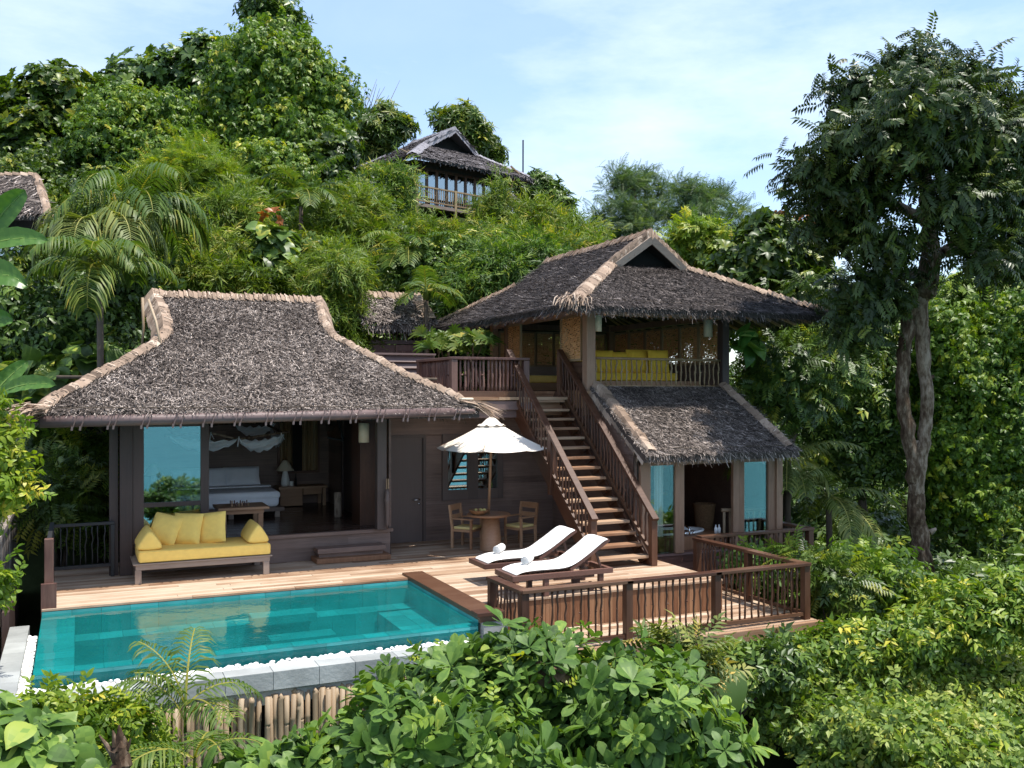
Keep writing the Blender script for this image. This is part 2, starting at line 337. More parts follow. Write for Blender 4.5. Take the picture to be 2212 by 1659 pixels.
def fringe(mb, a, b, out, n, L=(.08, .24), Wd=(.012, .03), tm=.5, drop=.8):
    a, b, out = V3(a), V3(b), V3(out).normalized(); s = (b - a).normalized()
    for i in range(n):
        p = a.lerp(b, random.random()) - out * random.uniform(0, .1) + Vector((0, 0, random.uniform(-.1, .03)))
        d = (out * random.uniform(.3, 1) + Vector((0, 0, -1)) * random.uniform(.25, 1.0) * drop * 1.3 + s * random.gauss(0, .35)).normalized()
        w = random.uniform(*Wd) / 2; ln = random.uniform(*L) * (1.7 if random.random() < .06 else 1)
        x = (s + Vector((0, 0, random.uniform(-.4, .4)))).normalized()
        e = p + d * ln
        mb.add([p - x * w, p + x * w, e + x * w * .6, e - x * w * .6], [(0, 1, 2, 3)], min(1, max(0, random.gauss(tm, .22))))
def slab(mb, poly, th=.14, t=.25):
    P = [V3(p) for p in poly]; n = (P[1] - P[0]).cross(P[2] - P[0]).normalized()
    if n.z < 0: n = -n
    Q = [p - Vector((0, 0, th)) for p in P]; k = len(P)
    mb.add(P + Q, [tuple(range(k)), tuple(range(2 * k - 1, k - 1, -1))] + [(i, i + k, (i + 1) % k + k, (i + 1) % k) for i in range(k)], t)
def cap(mb, path, s1, s2, w1=.2, w2=.2, step=.12, up=(0, 0, 1), th=.05):
    """a hip or ridge cap of overlapping bundles of straw bent over the edge; s1, s2 = directions down the two sides"""
    s1, s2, up = V3(s1).normalized(), V3(s2).normalized(), V3(up).normalized()
    path = [V3(p) for p in path]
    segs = []; 
    for p, q in zip(path, path[1:]):
        L = (q - p).length; k = max(1, round(L / step)); segs += [(p.lerp(q, i / k), p.lerp(q, (i + 1) / k)) for i in range(k)]
    for i, (p, q) in enumerate(segs):
        d = (q - p)
        q = q + d * random.uniform(.05, .35); r = random.uniform(.9, 1.1); hi = random.uniform(.015, .06)
        t0 = random.gauss(.42, .15)
        def sec(c, l):
            return [c + s1 * w1 * r + up * (l - .01), c + s1 * w1 * .55 + up * (th * .75 + l), c + up * (th + l), c + s2 * w2 * .55 + up * (th * .75 + l), c + s2 * w2 * r + up * (l - .01)]
        a, b = sec(p, hi), sec(q, 0.)
        lo = [x - up * .1 for x in a]
        n = len(mb.v)
        mb.add(a + b + lo, [(j, j + 1, j + 6, j + 5) for j in range(4)] + [(j + 10, j + 11, j + 1, j) for j in range(4)], min(1, max(.05, t0)))
        # loose straws lying across the bundle
        for _ in range(6):
            f = random.random(); c = p.lerp(q, f); sd, w = (s1, w1) if random.random() < .5 else (s2, w2)
            g0, g1 = sorted((random.random(), random.random()))
            hgt = lambda g: up * (th * (1 - g * g) + hi * (1 - f) + .012)
            e = d.normalized() * .009
            A, B = c + sd * w * g0 + hgt(g0), c + sd * w * g1 + hgt(g1) + d * random.uniform(-.3, .3)
            mb.add([A - e, A + e, B + e, B - e], [(0, 1, 2, 3)], random.random())
def tuft(mb, p, d, n=60, L=(.25, .5), spread=.35, rad=.12, droop=.5, wd=(.012, .03)):
    p, d = V3(p), V3(d).normalized(); s = d.cross(Vector((0, 0, 1))).normalized(); u = s.cross(d)
    for i in range(n):
        o = p + s * random.gauss(0, rad) + u * random.gauss(0, rad * .35) - d * random.uniform(.05, .15)
        e1 = (d + s * random.gauss(0, spread) + u * random.gauss(0, spread * .5)).normalized()
        ln = random.uniform(*L); m = o + e1 * ln * .5; e = m + (e1 + Vector((0, 0, -droop * random.uniform(.4, 1.3)))).normalized() * ln * .5
        w = random.uniform(*wd) / 2; x = (s * random.uniform(.5, 1) + u * random.uniform(-.7, .7)).normalized() * w
        mb.add([o - x, o + x, m - x, m + x, e - x * .3, e + x * .3], [(0, 1, 3, 2), (2, 3, 5, 4)], random.uniform(.25, .9))
def siding_x(mb, x0, x1, y, z0, z1, bh=.14, th=.02, face=-1):
    """lapped horizontal boards on a wall along X (facing -Y when face = -1)"""
    z = z0
    while z < z1 - .01:
        zz = min(z + bh, z1); x = x0
        while x < x1 - .01:
            xx = min(x1, x + random.uniform(1.6, 3.2)); xx = x1 if x1 - xx < .5 else xx
            mb.add([(x, y + face * th, z), (xx - .002, y + face * th, z), (xx - .002, y + face * .004, zz), (x, y + face * .004, zz), (x, y, z), (xx - .002, y, z)],
                   [(0, 1, 2, 3), (0, 4, 5, 1)] if face < 0 else [(3, 2, 1, 0), (1, 5, 4, 0)])
            x = xx
        z = zz
def siding_y(mb, x, y0, y1, z0, z1, bh=.14, th=.02, face=-1):
    z = z0
    while z < z1 - .01:
        zz = min(z + bh, z1)
        mb.add([(x + face * th, y0, z), (x + face * th, y1, z), (x + face * .004, y1, zz), (x + face * .004, y0, zz), (x, y0, z), (x, y1, z)], [(3, 2, 1, 0), (1, 5, 4, 0)])
        z = zz
def planks(mb, x0, x1, y0, y1, z, w=.125, th=.03, along='x', gap=.006, hole=None):
    a0, a1, b0, b1 = (x0, x1, y0, y1) if along == 'x' else (y0, y1, x0, x1)
    b = b0
    while b < b1 - .02:
        bb = min(b + w, b1); a = a0
        while a < a1 - .01:
            aa = min(a1, a + random.uniform(1.4, 3.4)); aa = a1 if a1 - aa < .6 else aa
            zz = z - random.uniform(0, .003)
            if along == 'x': mb.box(a, aa - gap, b, bb - gap, zz - th, zz)
            else: mb.box(b, bb - gap, a, aa - gap, zz - th, zz)
            a = aa
        b = bb
STICKS = {}
def stick_mesh(h, r, mat, var, crook=.006):
    key = (round(h, 3), round(r, 4), mat, var)
    if key not in STICKS:
        m = MB(); k = 6; path = [(random.gauss(0, crook), random.gauss(0, crook), h * i / k) for i in range(k + 1)]
        path[0] = (0, 0, 0); path[-1] = (0, 0, h)
        m.tube(path, [r * random.uniform(.82, 1.12) for _ in path], 7)
        if random.random() < .4: m.tube([path[3], Vector(path[3]) + Vector((r * 2.4, 0, .02))], [r * .7, r * .5], 6)
        o = m.build('baluster', mat, None, smooth=True); STICKS[key] = o.data
        bpy.data.objects.remove(o)
    return STICKS[key]
def balusters(parent, a, b, n, h, r=.02, mat='red_wood', crook=.006, skip_ends=True, name='baluster'):
    a, b = V3(a), V3(b); og = worg(parent)
    for i in range(n):
        f = (i + 1) / (n + 1)
        me = stick_mesh(h, r, mat, random.randrange(5), crook)
        o = bpy.data.objects.new(name, me); COL.objects.link(o); o.parent = parent
        o.location = a.lerp(b, f) - og + Vector((random.gauss(0, .008), random.gauss(0, .008), 0)); o.rotation_euler = (0, 0, random.uniform(0, 6.28))
def railing(name, label, pts, h, post=.075, mat='red_wood', lmat='red_wood_length', spacing=.125, base=.1, posts=None, r=.019, group=None, cat='railing', rail=(.1, .05), crook=.006, z_post=0.):
    """posts, top and bottom rails and crooked sticks along a polyline of floor points"""
    t = thing(name, label, cat, pts[0], group)
    for i, p in enumerate(pts):
        if posts is None or i in posts:
            MB().box(p[0] - post, p[0] + post, p[1] - post, p[1] + post, p[2] - z_post, p[2] + h - .052).build('post', mat, t, bevel=.006)
    for si, (a, b) in enumerate(zip(pts, pts[1:])):
        a, b = V3(a), V3(b); d = (b - a).normalized(); h_ = h; h = h + .004 * (si % 2)
        MB().beam(a + Vector((0, 0, h - .025)) - d * (post if True else 0), b + Vector((0, 0, h - .025)) + d * (post - .003), rail[0] + .06, rail[1]).build('rail', lmat, t, bevel=.006)
        h = h_
        MB().beam(a + Vector((0, 0, base)) + d * (post + .002), b + Vector((0, 0, base)) - d * (post + .002), .07, .05).build('bottom_rail', lmat, t)
        n = int((b - a).length / spacing) - 1
        balusters(t, a + d * post + Vector((0, 0, base + .02)), b - d * post + Vector((0, 0, base + .02)), n, h - base - .07, r, mat, crook)
    return t

# ------------------------------------------------------------------ decks, pool
def structure(o): o['kind'] = 'structure'; return o
mb = MB(); planks(mb, -.45, 9.7, 15.02, 18.6, 0); planks(mb, 5.36, 9.7, 12.78, 15.02, 0)
d = structure(mb.build('deck', 'deck_wood'))
mb = MB(); mb.box(-.4, 9.65, 15.1, 18.6, -.2, -.05, .4); mb.box(5.4, 9.65, 12.85, 15.1, -.2, -.05, .4)
mb.build('joists', 'dark_teak', d)
# riser under the front edge of the deck: upright boards
mb = MB(); x = 5.4
while x < 9.66:
    w = random.uniform(.07, .1); mb.box(x, min(x + w, 9.7) - .006, 12.8, 12.83, -.5, -.035); x += w
mb.build('riser', 'riser_wood', d)
mb = MB(); y = 12.85
while y < 14.6: mb.box(9.66, 9.69, y, y + .085, -.5, -.035); y += .09
mb.build('riser', 'riser_wood', d)
mb = MB(); planks(mb, 5.45, 10.62, 11.6, 12.8, -.5, .14); planks(mb, 9.7, 10.62, 12.8, 14.6, -.5, .14)
planks(mb, 10.62, 13.2, 14.4, 15.2, -.45, .14)
d2 = structure(mb.build('lower_deck', 'deck_wood'))
MB().box(5.45, 10.66, 11.5, 11.58, -.68, -.5).build('edge_beam', 'tread_wood', d2, bevel=.01)
mb = MB(); mb.box(5.45, 10.6, 11.62, 11.75, -.7, -.535, .3); mb.box(5.5, 10.5, 12.5, 12.6, -.7, -.535, .3)
for x, y in ((8.9, 12.1), (10.3, 12.1), (6.2, 12.1), (10.3, 14.2), (12.9, 14.8)): mb.tube([(x, y, -3.5), (x, y, -.54)], .12, 10)
mb.build('support_post', 'dark_bark', d2)

pool = thing('swimming_pool', 'rectangular infinity pool of teal stone tiles in front of the daybed', 'pool', (2.2, 13.5, -.3))
mb = MB()
def tilewall(mb, a, b, z0, z1, k, flip=False):
    a, b = V3(a), V3(b)
    for i in range(k):
        p, q = a.lerp(b, (i + .006) / k), a.lerp(b, (i + .994) / k); s = (p.x, p.y, z0), (q.x, q.y, z0), (q.x, q.y, z1), (p.x, p.y, z1)
        mb.add(s[::-1] if flip else s, [(0, 1, 2, 3)])
def tilefloor(mb, x0, x1, y0, y1, z, s=.32):
    nx, ny = max(1, round((x1 - x0) / s)), max(1, round((y1 - y0) / s))
    for i in range(nx):
        for j in range(ny):
            a, b, c, e = x0 + (x1 - x0) * i / nx, x0 + (x1 - x0) * (i + 1) / nx, y0 + (y1 - y0) * j / ny, y0 + (y1 - y0) * (j + 1) / ny
            mb.quad((a + .0025, c + .0025, z), (b - .0025, c + .0025, z), (b - .0025, e - .0025, z), (a + .0025, e - .0025, z))
tilefloor(mb, -.02, 4.35, 12.25, 14.6, -.95)
tilewall(mb, (-.02, 14.6), (4.35, 14.6), -.95, -.4, 12); tilewall(mb, (4.35, 14.6), (4.35, 12.25), -.95, -.42, 6)
tilewall(mb, (-.02, 12.25), (-.02, 14.6), -.95, -.12, 6); tilewall(mb, (4.98, 12.25), (-.02, 12.25), -.95, -.12, 12)
tilewall(mb, (-.45, 15.0), (5.0, 15.0), -.6, -.035, 14); tilewall(mb, (4.999, 15.0), (4.999, 12.0), -.6, -.035, 8)
mb.build('basin', 'tile', pool)
mb = MB(); tilefloor(mb, -.02, 5, 14.6, 15.0, -.4); mb.build('bench', 'tile', pool)
mb = MB(); tilefloor(mb, 4.35, 5, 12.25, 14.6, -.42); mb.build('bench', 'tile', pool)
mb = MB(); tilefloor(mb, -.45, -.02, 12.0, 15.0, -.12); tilefloor(mb, -.02, 5.0, 12.0, 12.25, -.12); 
tilewall(mb, (-.45, 12.0), (5.0, 12.0), -.5, -.12, 13); tilewall(mb, (-.45, 15.0), (-.45, 12.0), -.5, -.12, 8); mb.build('weir_wall', 'tile', pool)
for x0, x1, y0, y1, z in ((2.35, 3.3, 14.25, 14.62, -.24), (2.55, 3.5, 13.85, 14.22, -.5)):
    MB().box(x0, x1, y0, y1, z - .12, z).build('step', 'tile', pool)
mb = MB(); mb.box(5.0, 5.36, 11.95, 15.35, -.06, .035); mb.box(4.93, 5.34, 11.86, 12.1, .037, .09); mb.build('coping', 'red_wood_length', pool, bevel=.006)
mb = MB(); mb.box(5.04, 5.4, 11.9, 15.0, -.6, -.06, .1); mb.build('coping_wall', 'stone', pool)
w = MB().quad((-.445, 12.005, -.075), (4.995, 12.005, -.075), (4.995, 14.995, -.075), (-.445, 14.995, -.075))
w.quad((-.462, 11.988, -.36), (4.99, 11.988, -.36), (4.995, 12.005, -.075), (-.445, 12.005, -.075)); w.quad((-.462, 14.995, -.36), (-.462, 11.988, -.36), (-.445, 12.005, -.075), (-.445, 14.995, -.075))
structure(w.build('pool_water', 'pool_water'))
# curb and channel
mb = MB(); x = -.85
while x < 5.35:
    w = random.uniform(.42, .55); mb.box(x, min(x + w, 5.4) - .004, 11.32, 11.6, -.42, -.2); x += w
y = 11.6
while y < 15.0:
    w = random.uniform(.42, .55); mb.box(-.85, -.6, y, min(y + w, 15) - .004, -.5, -.2); y += w
mb.build('curb', 'stone', pool, bevel=.006)
mb = MB(); mb.box(-.85, 5.4, 11.38, 12.0, -.6, -.425); mb.box(-.85, -.45, 12, 15, -.6, -.45, .3); mb.build('channel', 'concrete', pool)
# pebbles (uncountable gravel)
ico = bmesh.new(); bmesh.ops.create_icosphere(ico, subdivisions=1, radius=1); iv = np.array([v.co[:] for v in ico.verts]); ifc = [[v.index for v in f.verts] for f in ico.faces]; ico.free()
mb = MB()
def pebble(x, y, z):
    s = random.uniform(.022, .042); a = random.uniform(0, 3.14); ca, sa = math.cos(a), math.sin(a)
    P = iv * np.array((s * random.uniform(1, 1.4), s, s * random.uniform(.6, .8))); P = P @ np.array(((ca, sa, 0), (-sa, ca, 0), (0, 0, 1)))
    mb.add(P + np.array((x, y, z)), ifc)
for _ in range(2300):
    pebble(random.uniform(-.62, 4.95), random.uniform(11.62, 11.93), -.29 + random.uniform(-.04, .045))
for _ in range(750): pebble(random.uniform(-.6, -.5), random.uniform(11.7, 14.55), -.29 + random.uniform(-.05, .035))
tag(mb.build('pebbles', 'pebble', None, smooth=True), 'white rounded pebbles filling the channel around the pool edge', 'pebbles', kind='stuff')
# bamboo screen under the pool curb
fn = thing('bamboo_screen', 'screen of upright pale bamboo poles below the stone pool curb', 'bamboo screen', (2, 11.5, -2.6))
pv = []
for i in range(5):
    m = MB(); k = 12; r = random.uniform(.03, .042); zs = []; rs = []
    nodes = sorted(random.uniform(.1, 2.1) for _ in range(6))
    for z in nodes: zs += [z - .02, z, z + .02]; rs += [r, r * 1.12, r]
    zs = [0] + zs + [2.12 - random.uniform(0, .03)]; rs = [r] + rs + [r]
    m.tube([(random.gauss(0, .003), random.gauss(0, .003), z) for z in zs], rs, 8); o = m.build('pole', 'bamboo_pole', None, smooth=True); pv.append(o.data); bpy.data.objects.remove(o)
x = -.8
while x < 5.3:
    o = bpy.data.objects.new('pole', random.choice(pv)); COL.objects.link(o); o.parent = fn; o.location = (x - 2, random.gauss(-.15, .022), random.uniform(-.02, .02)); o.rotation_euler = (random.gauss(0, .012), random.gauss(0, .012), random.uniform(0, 6.28)); x += random.uniform(.04, .052) + (.05 if random.random() < .04 else 0)
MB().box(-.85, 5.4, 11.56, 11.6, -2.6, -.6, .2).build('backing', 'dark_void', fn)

# ------------------------------------------------------------------ left pavilion with the bedroom
vil = thing('bedroom_villa', 'open-fronted bedroom pavilion with a big grey thatched roof behind the pool', 'villa', (3, 19.5, 0))
RX = [  # Y, z, left X, right X of the front roof face
    (15.85, 2.76, -.55, 6.62), (16.25, 2.99, -.30, 6.30), (16.85, 3.35, .32, 5.62), (17.45, 3.71, .92, 5.13), (17.85, 3.95, 1.27, 4.78), (18.1, 4.12, 1.42, 4.56), (18.6, 4.42, 1.43, 4.50), (19.5, 4.95, 1.32, 4.60)]
th = MB()
for (y, z, l, r), (y2, z2, l2, r2) in zip(RX, RX[1:]):
    f = [(l, y, z), (r, y, z), (r2, y2, z2), (l2, y2, z2)]; bk = [(r, 39 - y, z), (l, 39 - y, z), (l2, 39 - y2, z2), (r2, 39 - y2, z2)]
    slab(th, f); slab(th, bk)
    a = (r - l + r2 - l2) / 2 * math.hypot(y2 - y, z2 - z); strips(th, f, int(a * 2400), L=(.06, .2), Wd=(.006, .014), spread=.5, lift=.035, tmean=.58, tsd=.26); strips(th, bk, int(a * 60))
    if y < 18.05:
        sl = [(l, 39 - y, z), (l, y, z), (l2, y2, z2), (l2, 39 - y2, z2)]; sr = [(r, y, z), (r, 39 - y, z), (r2, 39 - y2, z2), (r2, y2, z2)]
        slab(th, sl); slab(th, sr); strips(th, sl, 500); strips(th, sr, 900)
fringe(th, (-.5, 15.85, 2.74), (6.55, 15.85, 2.74), (0, -1, -.6), 1400, (.015, .055), (.008, .02), tm=.65)
fringe(th, (6.62, 15.9, 2.74), (6.62, 23, 2.74), (1, 0, -.6), 500); fringe(th, (-.55, 15.9, 2.74), (-.55, 23, 2.74), (-1, 0, -.6), 300)
roof = th.build('roof', 'thatch', vil)
g = MB(); g.add([(1.5, 18.1, 4.0), (1.5, 20.9, 4.0), (1.5, 19.5, 4.85)], [(0, 1, 2)]); g.add([(4.42, 18.1, 4.0), (4.42, 20.9, 4.0), (4.42, 19.5, 4.85)], [(0, 2, 1)]); g.build('dark_gable_sheet', 'dark_void', roof)
hl = [(l, y, z + .03) for y, z, l, r in RX]; hr = [(r, y, z + .03) for y, z, l, r in RX]
def hipcap(name, path, s1, s2, w1, w2, step=.12, mat='straw', parent=None, th_=.05):
    m = MB(); cap(m, path, s1, s2, w1, w2, step, th=th_); return m.build(name, mat, parent)
hipcap('hip_cap', hl[5::-1], (.95, -.2, .0), (-1, .35, -.45), .14, .17, .11, parent=roof)
hipcap('hip_cap', hr[5::-1], (-.95, -.2, .0), (1, .35, -.45), .12, .17, .1, parent=roof)
hipcap('verge_cap', hl[:4:-1], (1, -.02, .02), (-.6, .12, -.75), .17, .3, .15, parent=roof)
hipcap('verge_cap', hr[:4:-1], (-1, -.02, .02), (.6, .12, -.75), .14, .3, .15, parent=roof)
hipcap('ridge_cap', [(1.36, 19.48, 4.98), (4.56, 19.48, 4.98)], (0, -1, -.6), (0, 1, -.6), .15, .2, .09, parent=roof)
m = MB(); tuft(m, (-.6, 15.8, 2.8), (-.85, -.5, -.2), 170, (.4, .75), .3, .13, .6); m.build('straw_tuft', 'straw', roof)
m = MB(); tuft(m, (6.45, 16.0, 2.9), (.9, -.42, -.25), 110, (.4, .85), .16, .06, .4); m.build('straw_tuft', 'straw', roof)
m = MB(); m.box(6.32, 6.56, 15.95, 16.2, 2.93, 2.98, .9); m.build('straw_binding', 'shade_fabric', roof, bevel=.02)
for a, b in (((1.18, 18.3, 4.75), (1.34, 17.75, 3.92)), ((1.12, 19.0, 4.85), (1.1, 19.0, 3.75))): MB().tube([a, Vector(a).lerp(Vector(b), .5) + Vector((.03, 0, .0)), b], .025, 7).build('gable_pole', 'bamboo_pole', roof, smooth=True)
gt = MB(); gt.tube([(-.5, 15.8, 2.64), (1, 15.8, 2.655), (3, 15.8, 2.68), (6.1, 15.8, 2.73)], [.09, .088, .085, .075], 12); gt.tube([(6.1, 15.8, 2.73), (6.5, 15.8, 2.74)], [.05, .045], 8)
gut = gt.build('gutter', 'fascia_wood', vil, smooth=True)
m = MB(); m.tube([(-.3 + .35 * i, 15.84 + random.gauss(0, .008), 2.84 + random.gauss(0, .008)) for i in range(20)], .007, 5); m.build('eave_wire', 'dark_bark', roof)
m = MB()
for x in np.arange(.1, 6.2, .46):
    pass
hk = MB(); hk.beam((0, .0, .09), (-.035, -.03, -.1), .012, .012); hk.box(-.06, -.03, -.05, -.015, -.16, -.1); hko = hk.build('hook', 'iron_hook', None)
for i, x in enumerate(np.arange(.02, 6.3, .47)):
    for dx in (0, .1):
        o = bpy.data.objects.new('hook', hko.data); COL.objects.link(o); o.parent = gut; o.location = Vector((x + dx + random.gauss(0, .01), 15.8 - .07, 2.66 + .013 * x)) - worg(gut); o.rotation_euler = (0, random.gauss(.12, .06), 0)
bpy.data.objects.remove(hko)
m = MB()
for x in np.arange(-.2, 6.3, .5):
    yt = max([15.96] + [y for y in np.arange(15.95, 19.4, .05) if np.interp(y, [q[0] for q in RX], [q[2] for q in RX]) + .15 < x < np.interp(y, [q[0] for q in RX], [q[3] for q in RX]) - .15])
    if yt > 16.1: m.tube([(x, 15.95, 2.64), (x, yt, 2.64 + (yt - 15.95) * .6)], .035, 6)
for y in (16.6, 17.2): m.tube([(-.3, y, 2.62 + (y - 15.95) * .57), (6.3, y, 2.62 + (y - 15.95) * .57)], .03, 6)
m.build('rafters', 'dark_bark', roof, smooth=True)
# body
m = MB(); siding_x(m, .72, 5.42, 17.36, 0, .44, .22); m.box(.72, 5.4, 17.362, 22.2, 0, .4, .3); siding_y(m, 5.42, 17.36, 18.6, 0, .44, .2, face=1); m.box(.7, 5.46, 17.3, 17.42, .44, .5, .6); pl = m.build('plinth', 'dark_siding', vil)
m = MB(); planks(m, .75, 5.4, 17.43, 22.1, .5, .11, .08); m.build('floor', 'floor_wood', vil)
m = MB(); m.box(3.95, 5.22, 16.98, 17.33, .16, .25, .7); m.box(3.98, 5.18, 17.03, 17.33, 0.0, .16, .2); m.build('step', 'dark_siding', vil, bevel=.008)
m = MB(); m.box(3.9, 5.28, 16.86, 17.33, 0.003, .09, .5); m.build('step_base', 'riser_wood', vil, bevel=.008)
m = MB(); siding_x(m, .75, 5.42, 22.1, .5, 3.0, .17, .018); m.build('back_wall', 'dark_siding', vil)
m = MB(); siding_y(m, .78, 17.4, 22.1, .5, 3.0, .17, face=1); m.build('side_wall', 'dark_siding_side', vil)
m = MB(); siding_y(m, 5.4, 18.7, 22.1, .5, 3.0, .17, face=-1); m.box(5.405, 5.45, 17.4, 22.1, .5, 3.0, .2); m.build('side_wall', 'dark_siding_side', vil)
m = MB(); m.box(4.98, 5.38, 17.9, 18.5, .5, 2.7, .1); m.build('wardrobe', 'red_wood', vil)
m = MB(); planks(m, .75, 5.42, 17.3, 22.1, 2.98, .2, .05); m.build('ceiling', 'dark_siding', vil)
m = MB(); m.box(5.12, 5.3, 17.2, 17.36, .5, 2.72); m.build('corner_post', 'door_wood', vil, bevel=.006)
m = MB(); m.box(.66, .86, 17.2, 17.38, .0, 2.72); m.box(.5, .64, 17.3, 17.45, 0, 2.72); m.build('corner_post', 'dark_frame', vil, bevel=.006)
m = MB(); m.box(.86, 5.12, 17.25, 17.36, 2.56, 2.74); m.build('lintel', 'dark_frame', vil)
sd = MB(); 
for b in ((.862, 1.04, .5, 2.56), (1.96, 2.1, .5, 2.56)): sd.box(b[0], b[1], 17.24, 17.3, b[2], b[3])
sd.box(1.04, 1.96, 17.24, 17.3, 2.49, 2.56); sd.box(1.04, 1.96, 17.24, 17.3, 1.12, 1.2); sd.box(1.04, 1.96, 17.24, 17.3, .5, .62)
sdo = sd.build('sliding_door', 'dark_frame', vil, bevel=.005)
MB().box(1.04, 1.96, 17.265, 17.275, 1.2, 2.49).build('glass_pane', 'sea_glass', sdo); MB().box(1.04, 1.96, 17.265, 17.275, .62, 1.12).build('glass_pane', 'window_glass', sdo)
# interior window with curtains, door to the bath
m = MB(); x0, x1, z0, z1 = 4.2, 5.16, 1.2, 2.6
for b in ((x0, x0 + .05, z0, z1), (x1 - .05, x1, z0, z1), (x0 + .05, x1 - .05, z0, z0 + .05), (x0 + .05, x1 - .05, z1 - .05, z1)): m.box(b[0], b[1], 22.02, 22.08, b[2], b[3])
iw = m.build('interior_window', 'red_wood', vil)
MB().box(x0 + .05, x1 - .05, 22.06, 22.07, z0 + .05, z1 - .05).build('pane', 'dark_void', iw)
for a, b in ((x0 + .04, x0 + .33), (x0 + .55, x1 - .04)):
    m = MB(); P = [(a + (b - a) * i / 16, 22.0 - .03 * math.sin(i * 1.9)) for i in range(17)]
    for p, q in zip(P, P[1:]): m.quad((p[0], p[1], z0 + .06), (q[0], q[1], z0 + .06), (q[0], q[1], z1), (p[0], p[1], z1), .5)
    m.build('curtain', 'bamboo_gold', iw, smooth=True)
m = MB(); m.box(5.3, 5.37, 19.4, 19.5, .5, 2.6); m.box(5.3, 5.37, 20.5, 20.6, .5, 2.6); m.box(5.34, 5.38, 19.5, 20.5, .5, 2.6, .05); m.build('doorway', 'dark_frame', vil)

# ------------------------------------------------------------------ furniture of the bedroom and deck
bed = thing('bed', 'wide low bed made up in white linen inside the bedroom', 'bed', (2.85, 21, .5))
m = MB(); m.box(1.75, 3.92, 19.85, 22.0, .62, .7); m.build('bed_frame', 'grey_teak', bed, bevel=.008)
for x in (1.85, 2.85, 3.78):
    for y in (19.92, 21.9): MB().box(x - .05, x + .05, y - .05, y + .05, .5, .62).build('leg', 'grey_teak', bed)
m = MB(); m.box(1.8, 3.84, 19.95, 21.95, .7, 1.0); m.build('mattress', 'bed_linen', bed, bevel=.09, seg=4, smooth=True)
m = MB(); m.box(1.78, 3.86, 19.93, 21.25, .86, 1.025); m.build('duvet', 'bed_linen', bed, bevel=.07, seg=4, smooth=True)
m = MB(); m.box(1.785, 3.855, 21.0, 21.28, 1.02, 1.05); m.build('sheet_fold', 'bed_linen', bed, bevel=.013, seg=3, smooth=True)
for i, x in enumerate((2.25, 2.62, 3.35)):
    m = MB(); pillow(m, (x, 21.72 - .08 * (i % 2), 1.2), .78, .46, .2, rot_from((1, 0, 0), (0, .45, .9)))
    tag(m.build('pillow', 'bed_linen', None, smooth=True), ('white bed pillow mostly hidden behind the door frame', 'white pillow in the middle of the bed head', 'white frilled pillow at the right end of the bed head')[i], 'pillow', 'pillows on the bed')
cn = thing('bed_canopy', 'branch frame over the bed draped with white mosquito netting', 'bed canopy', (2.9, 20.8, 2.2))
for p in ([(1.6, 20.3, 2.2), (2.3, 20.3, 2.25), (2.6, 20.3, 2.22), (3.05, 20.3, 2.1)], [(2.8, 20.35, 2.05), (3.4, 20.3, 2.15), (4.1, 20.25, 2.24)], [(4.0, 20.3, 2.2), (3.95, 21.0, 2.28), (3.9, 21.8, 2.34)], [(1.8, 21.8, 2.3), (3.0, 21.75, 2.38), (4.2, 21.7, 2.4)], [(1.8, 20.3, 2.22), (1.8, 21.8, 2.3)]):
    MB().tube(p, [.03, .028, .026, .02][:len(p)] if len(p) == 4 else .025, 7).build('branch', 'bark', cn, smooth=True)
def swag(a, b, dip, back, nm='net'):
    m = MB(); n, k = 14, 6; a, b = V3(a), V3(b); G = []
    for j in range(k + 1):
        for i in range(n + 1):
            f = i / n; p = a.lerp(b, f); s = math.sin(math.pi * f) ** .62; g = j / k
            G.append(p + Vector((0, back * g * s - .05 * math.sin(g * 9 + f * 5) * s, -dip * s * (.25 + .75 * g) - .03 * math.sin(i * 2.2 + j) * s)))
    m.add(G, [(j * (n + 1) + i, j * (n + 1) + i + 1, (j + 1) * (n + 1) + i + 1, (j + 1) * (n + 1) + i) for j in range(k) for i in range(n)], .5); return m.build(nm, 'netting', cn, smooth=True)
swag((1.7, 20.28, 2.2), (3.06, 20.28, 2.12), .3, .12); swag((3.06, 20.28, 2.12), (4.0, 20.26, 2.2), .34, .12); swag((4.0, 20.3, 2.2), (3.95, 21.7, 2.34), .4, .1); swag((3.2, 21.72, 2.36), (4.1, 21.7, 2.4), .3, .05)
swag((1.7, 20.3, 2.18), (3.06, 20.3, 2.12), .3, .6); swag((3.06, 20.3, 2.12), (4.0, 20.3, 2.2), .3, .6)
for x, z in ((3.06, 2.12), (3.93, 2.18), (2.5, 2.22)):
    m = MB(); m.beam((x, 20.24, z + .04), (x - .03, 20.22, z - .17), .03, .008); m.beam((x, 20.24, z + .02), (x + .06, 20.22, z - .1), .03, .008); m.build('tie', 'bed_linen', cn)
ds = thing('bedside_desk', 'low brown bedside desk with a cabinet and drawer beside the bed', 'desk', (4.65, 21.7, .5))
MB().box(4.1, 5.2, 21.4, 21.98, .9, .95).build('desk_top', 'teak', ds, bevel=.006); MB().box(4.14, 4.64, 21.45, 21.95, .52, .9).build('cabinet', 'teak', ds, bevel=.004)
MB().box(4.66, 5.08, 21.46, 21.9, .76, .9).build('drawer', 'teak', ds, bevel=.006)
for y in (21.45, 21.9): MB().box(5.1, 5.17, y, y + .06, .5, .9).build('leg', 'teak', ds)
lp = thing('table_lamp', 'white bottle-shaped table lamp with a cream cone shade on the desk', 'lamp', (4.3, 21.7, .95))
MB().lathe((4.3, 21.7, .95), [(.075, 0), (.1, .05), (.095, .15), (.06, .3), (.04, .36)]).build('base', 'ceramic', lp, smooth=True)
MB().lathe((4.3, 21.7, 1.3), [(.2, 0), (.19, .02), (.06, .22), (.05, .23)]).build('shade', 'shade_fabric', lp, smooth=True)
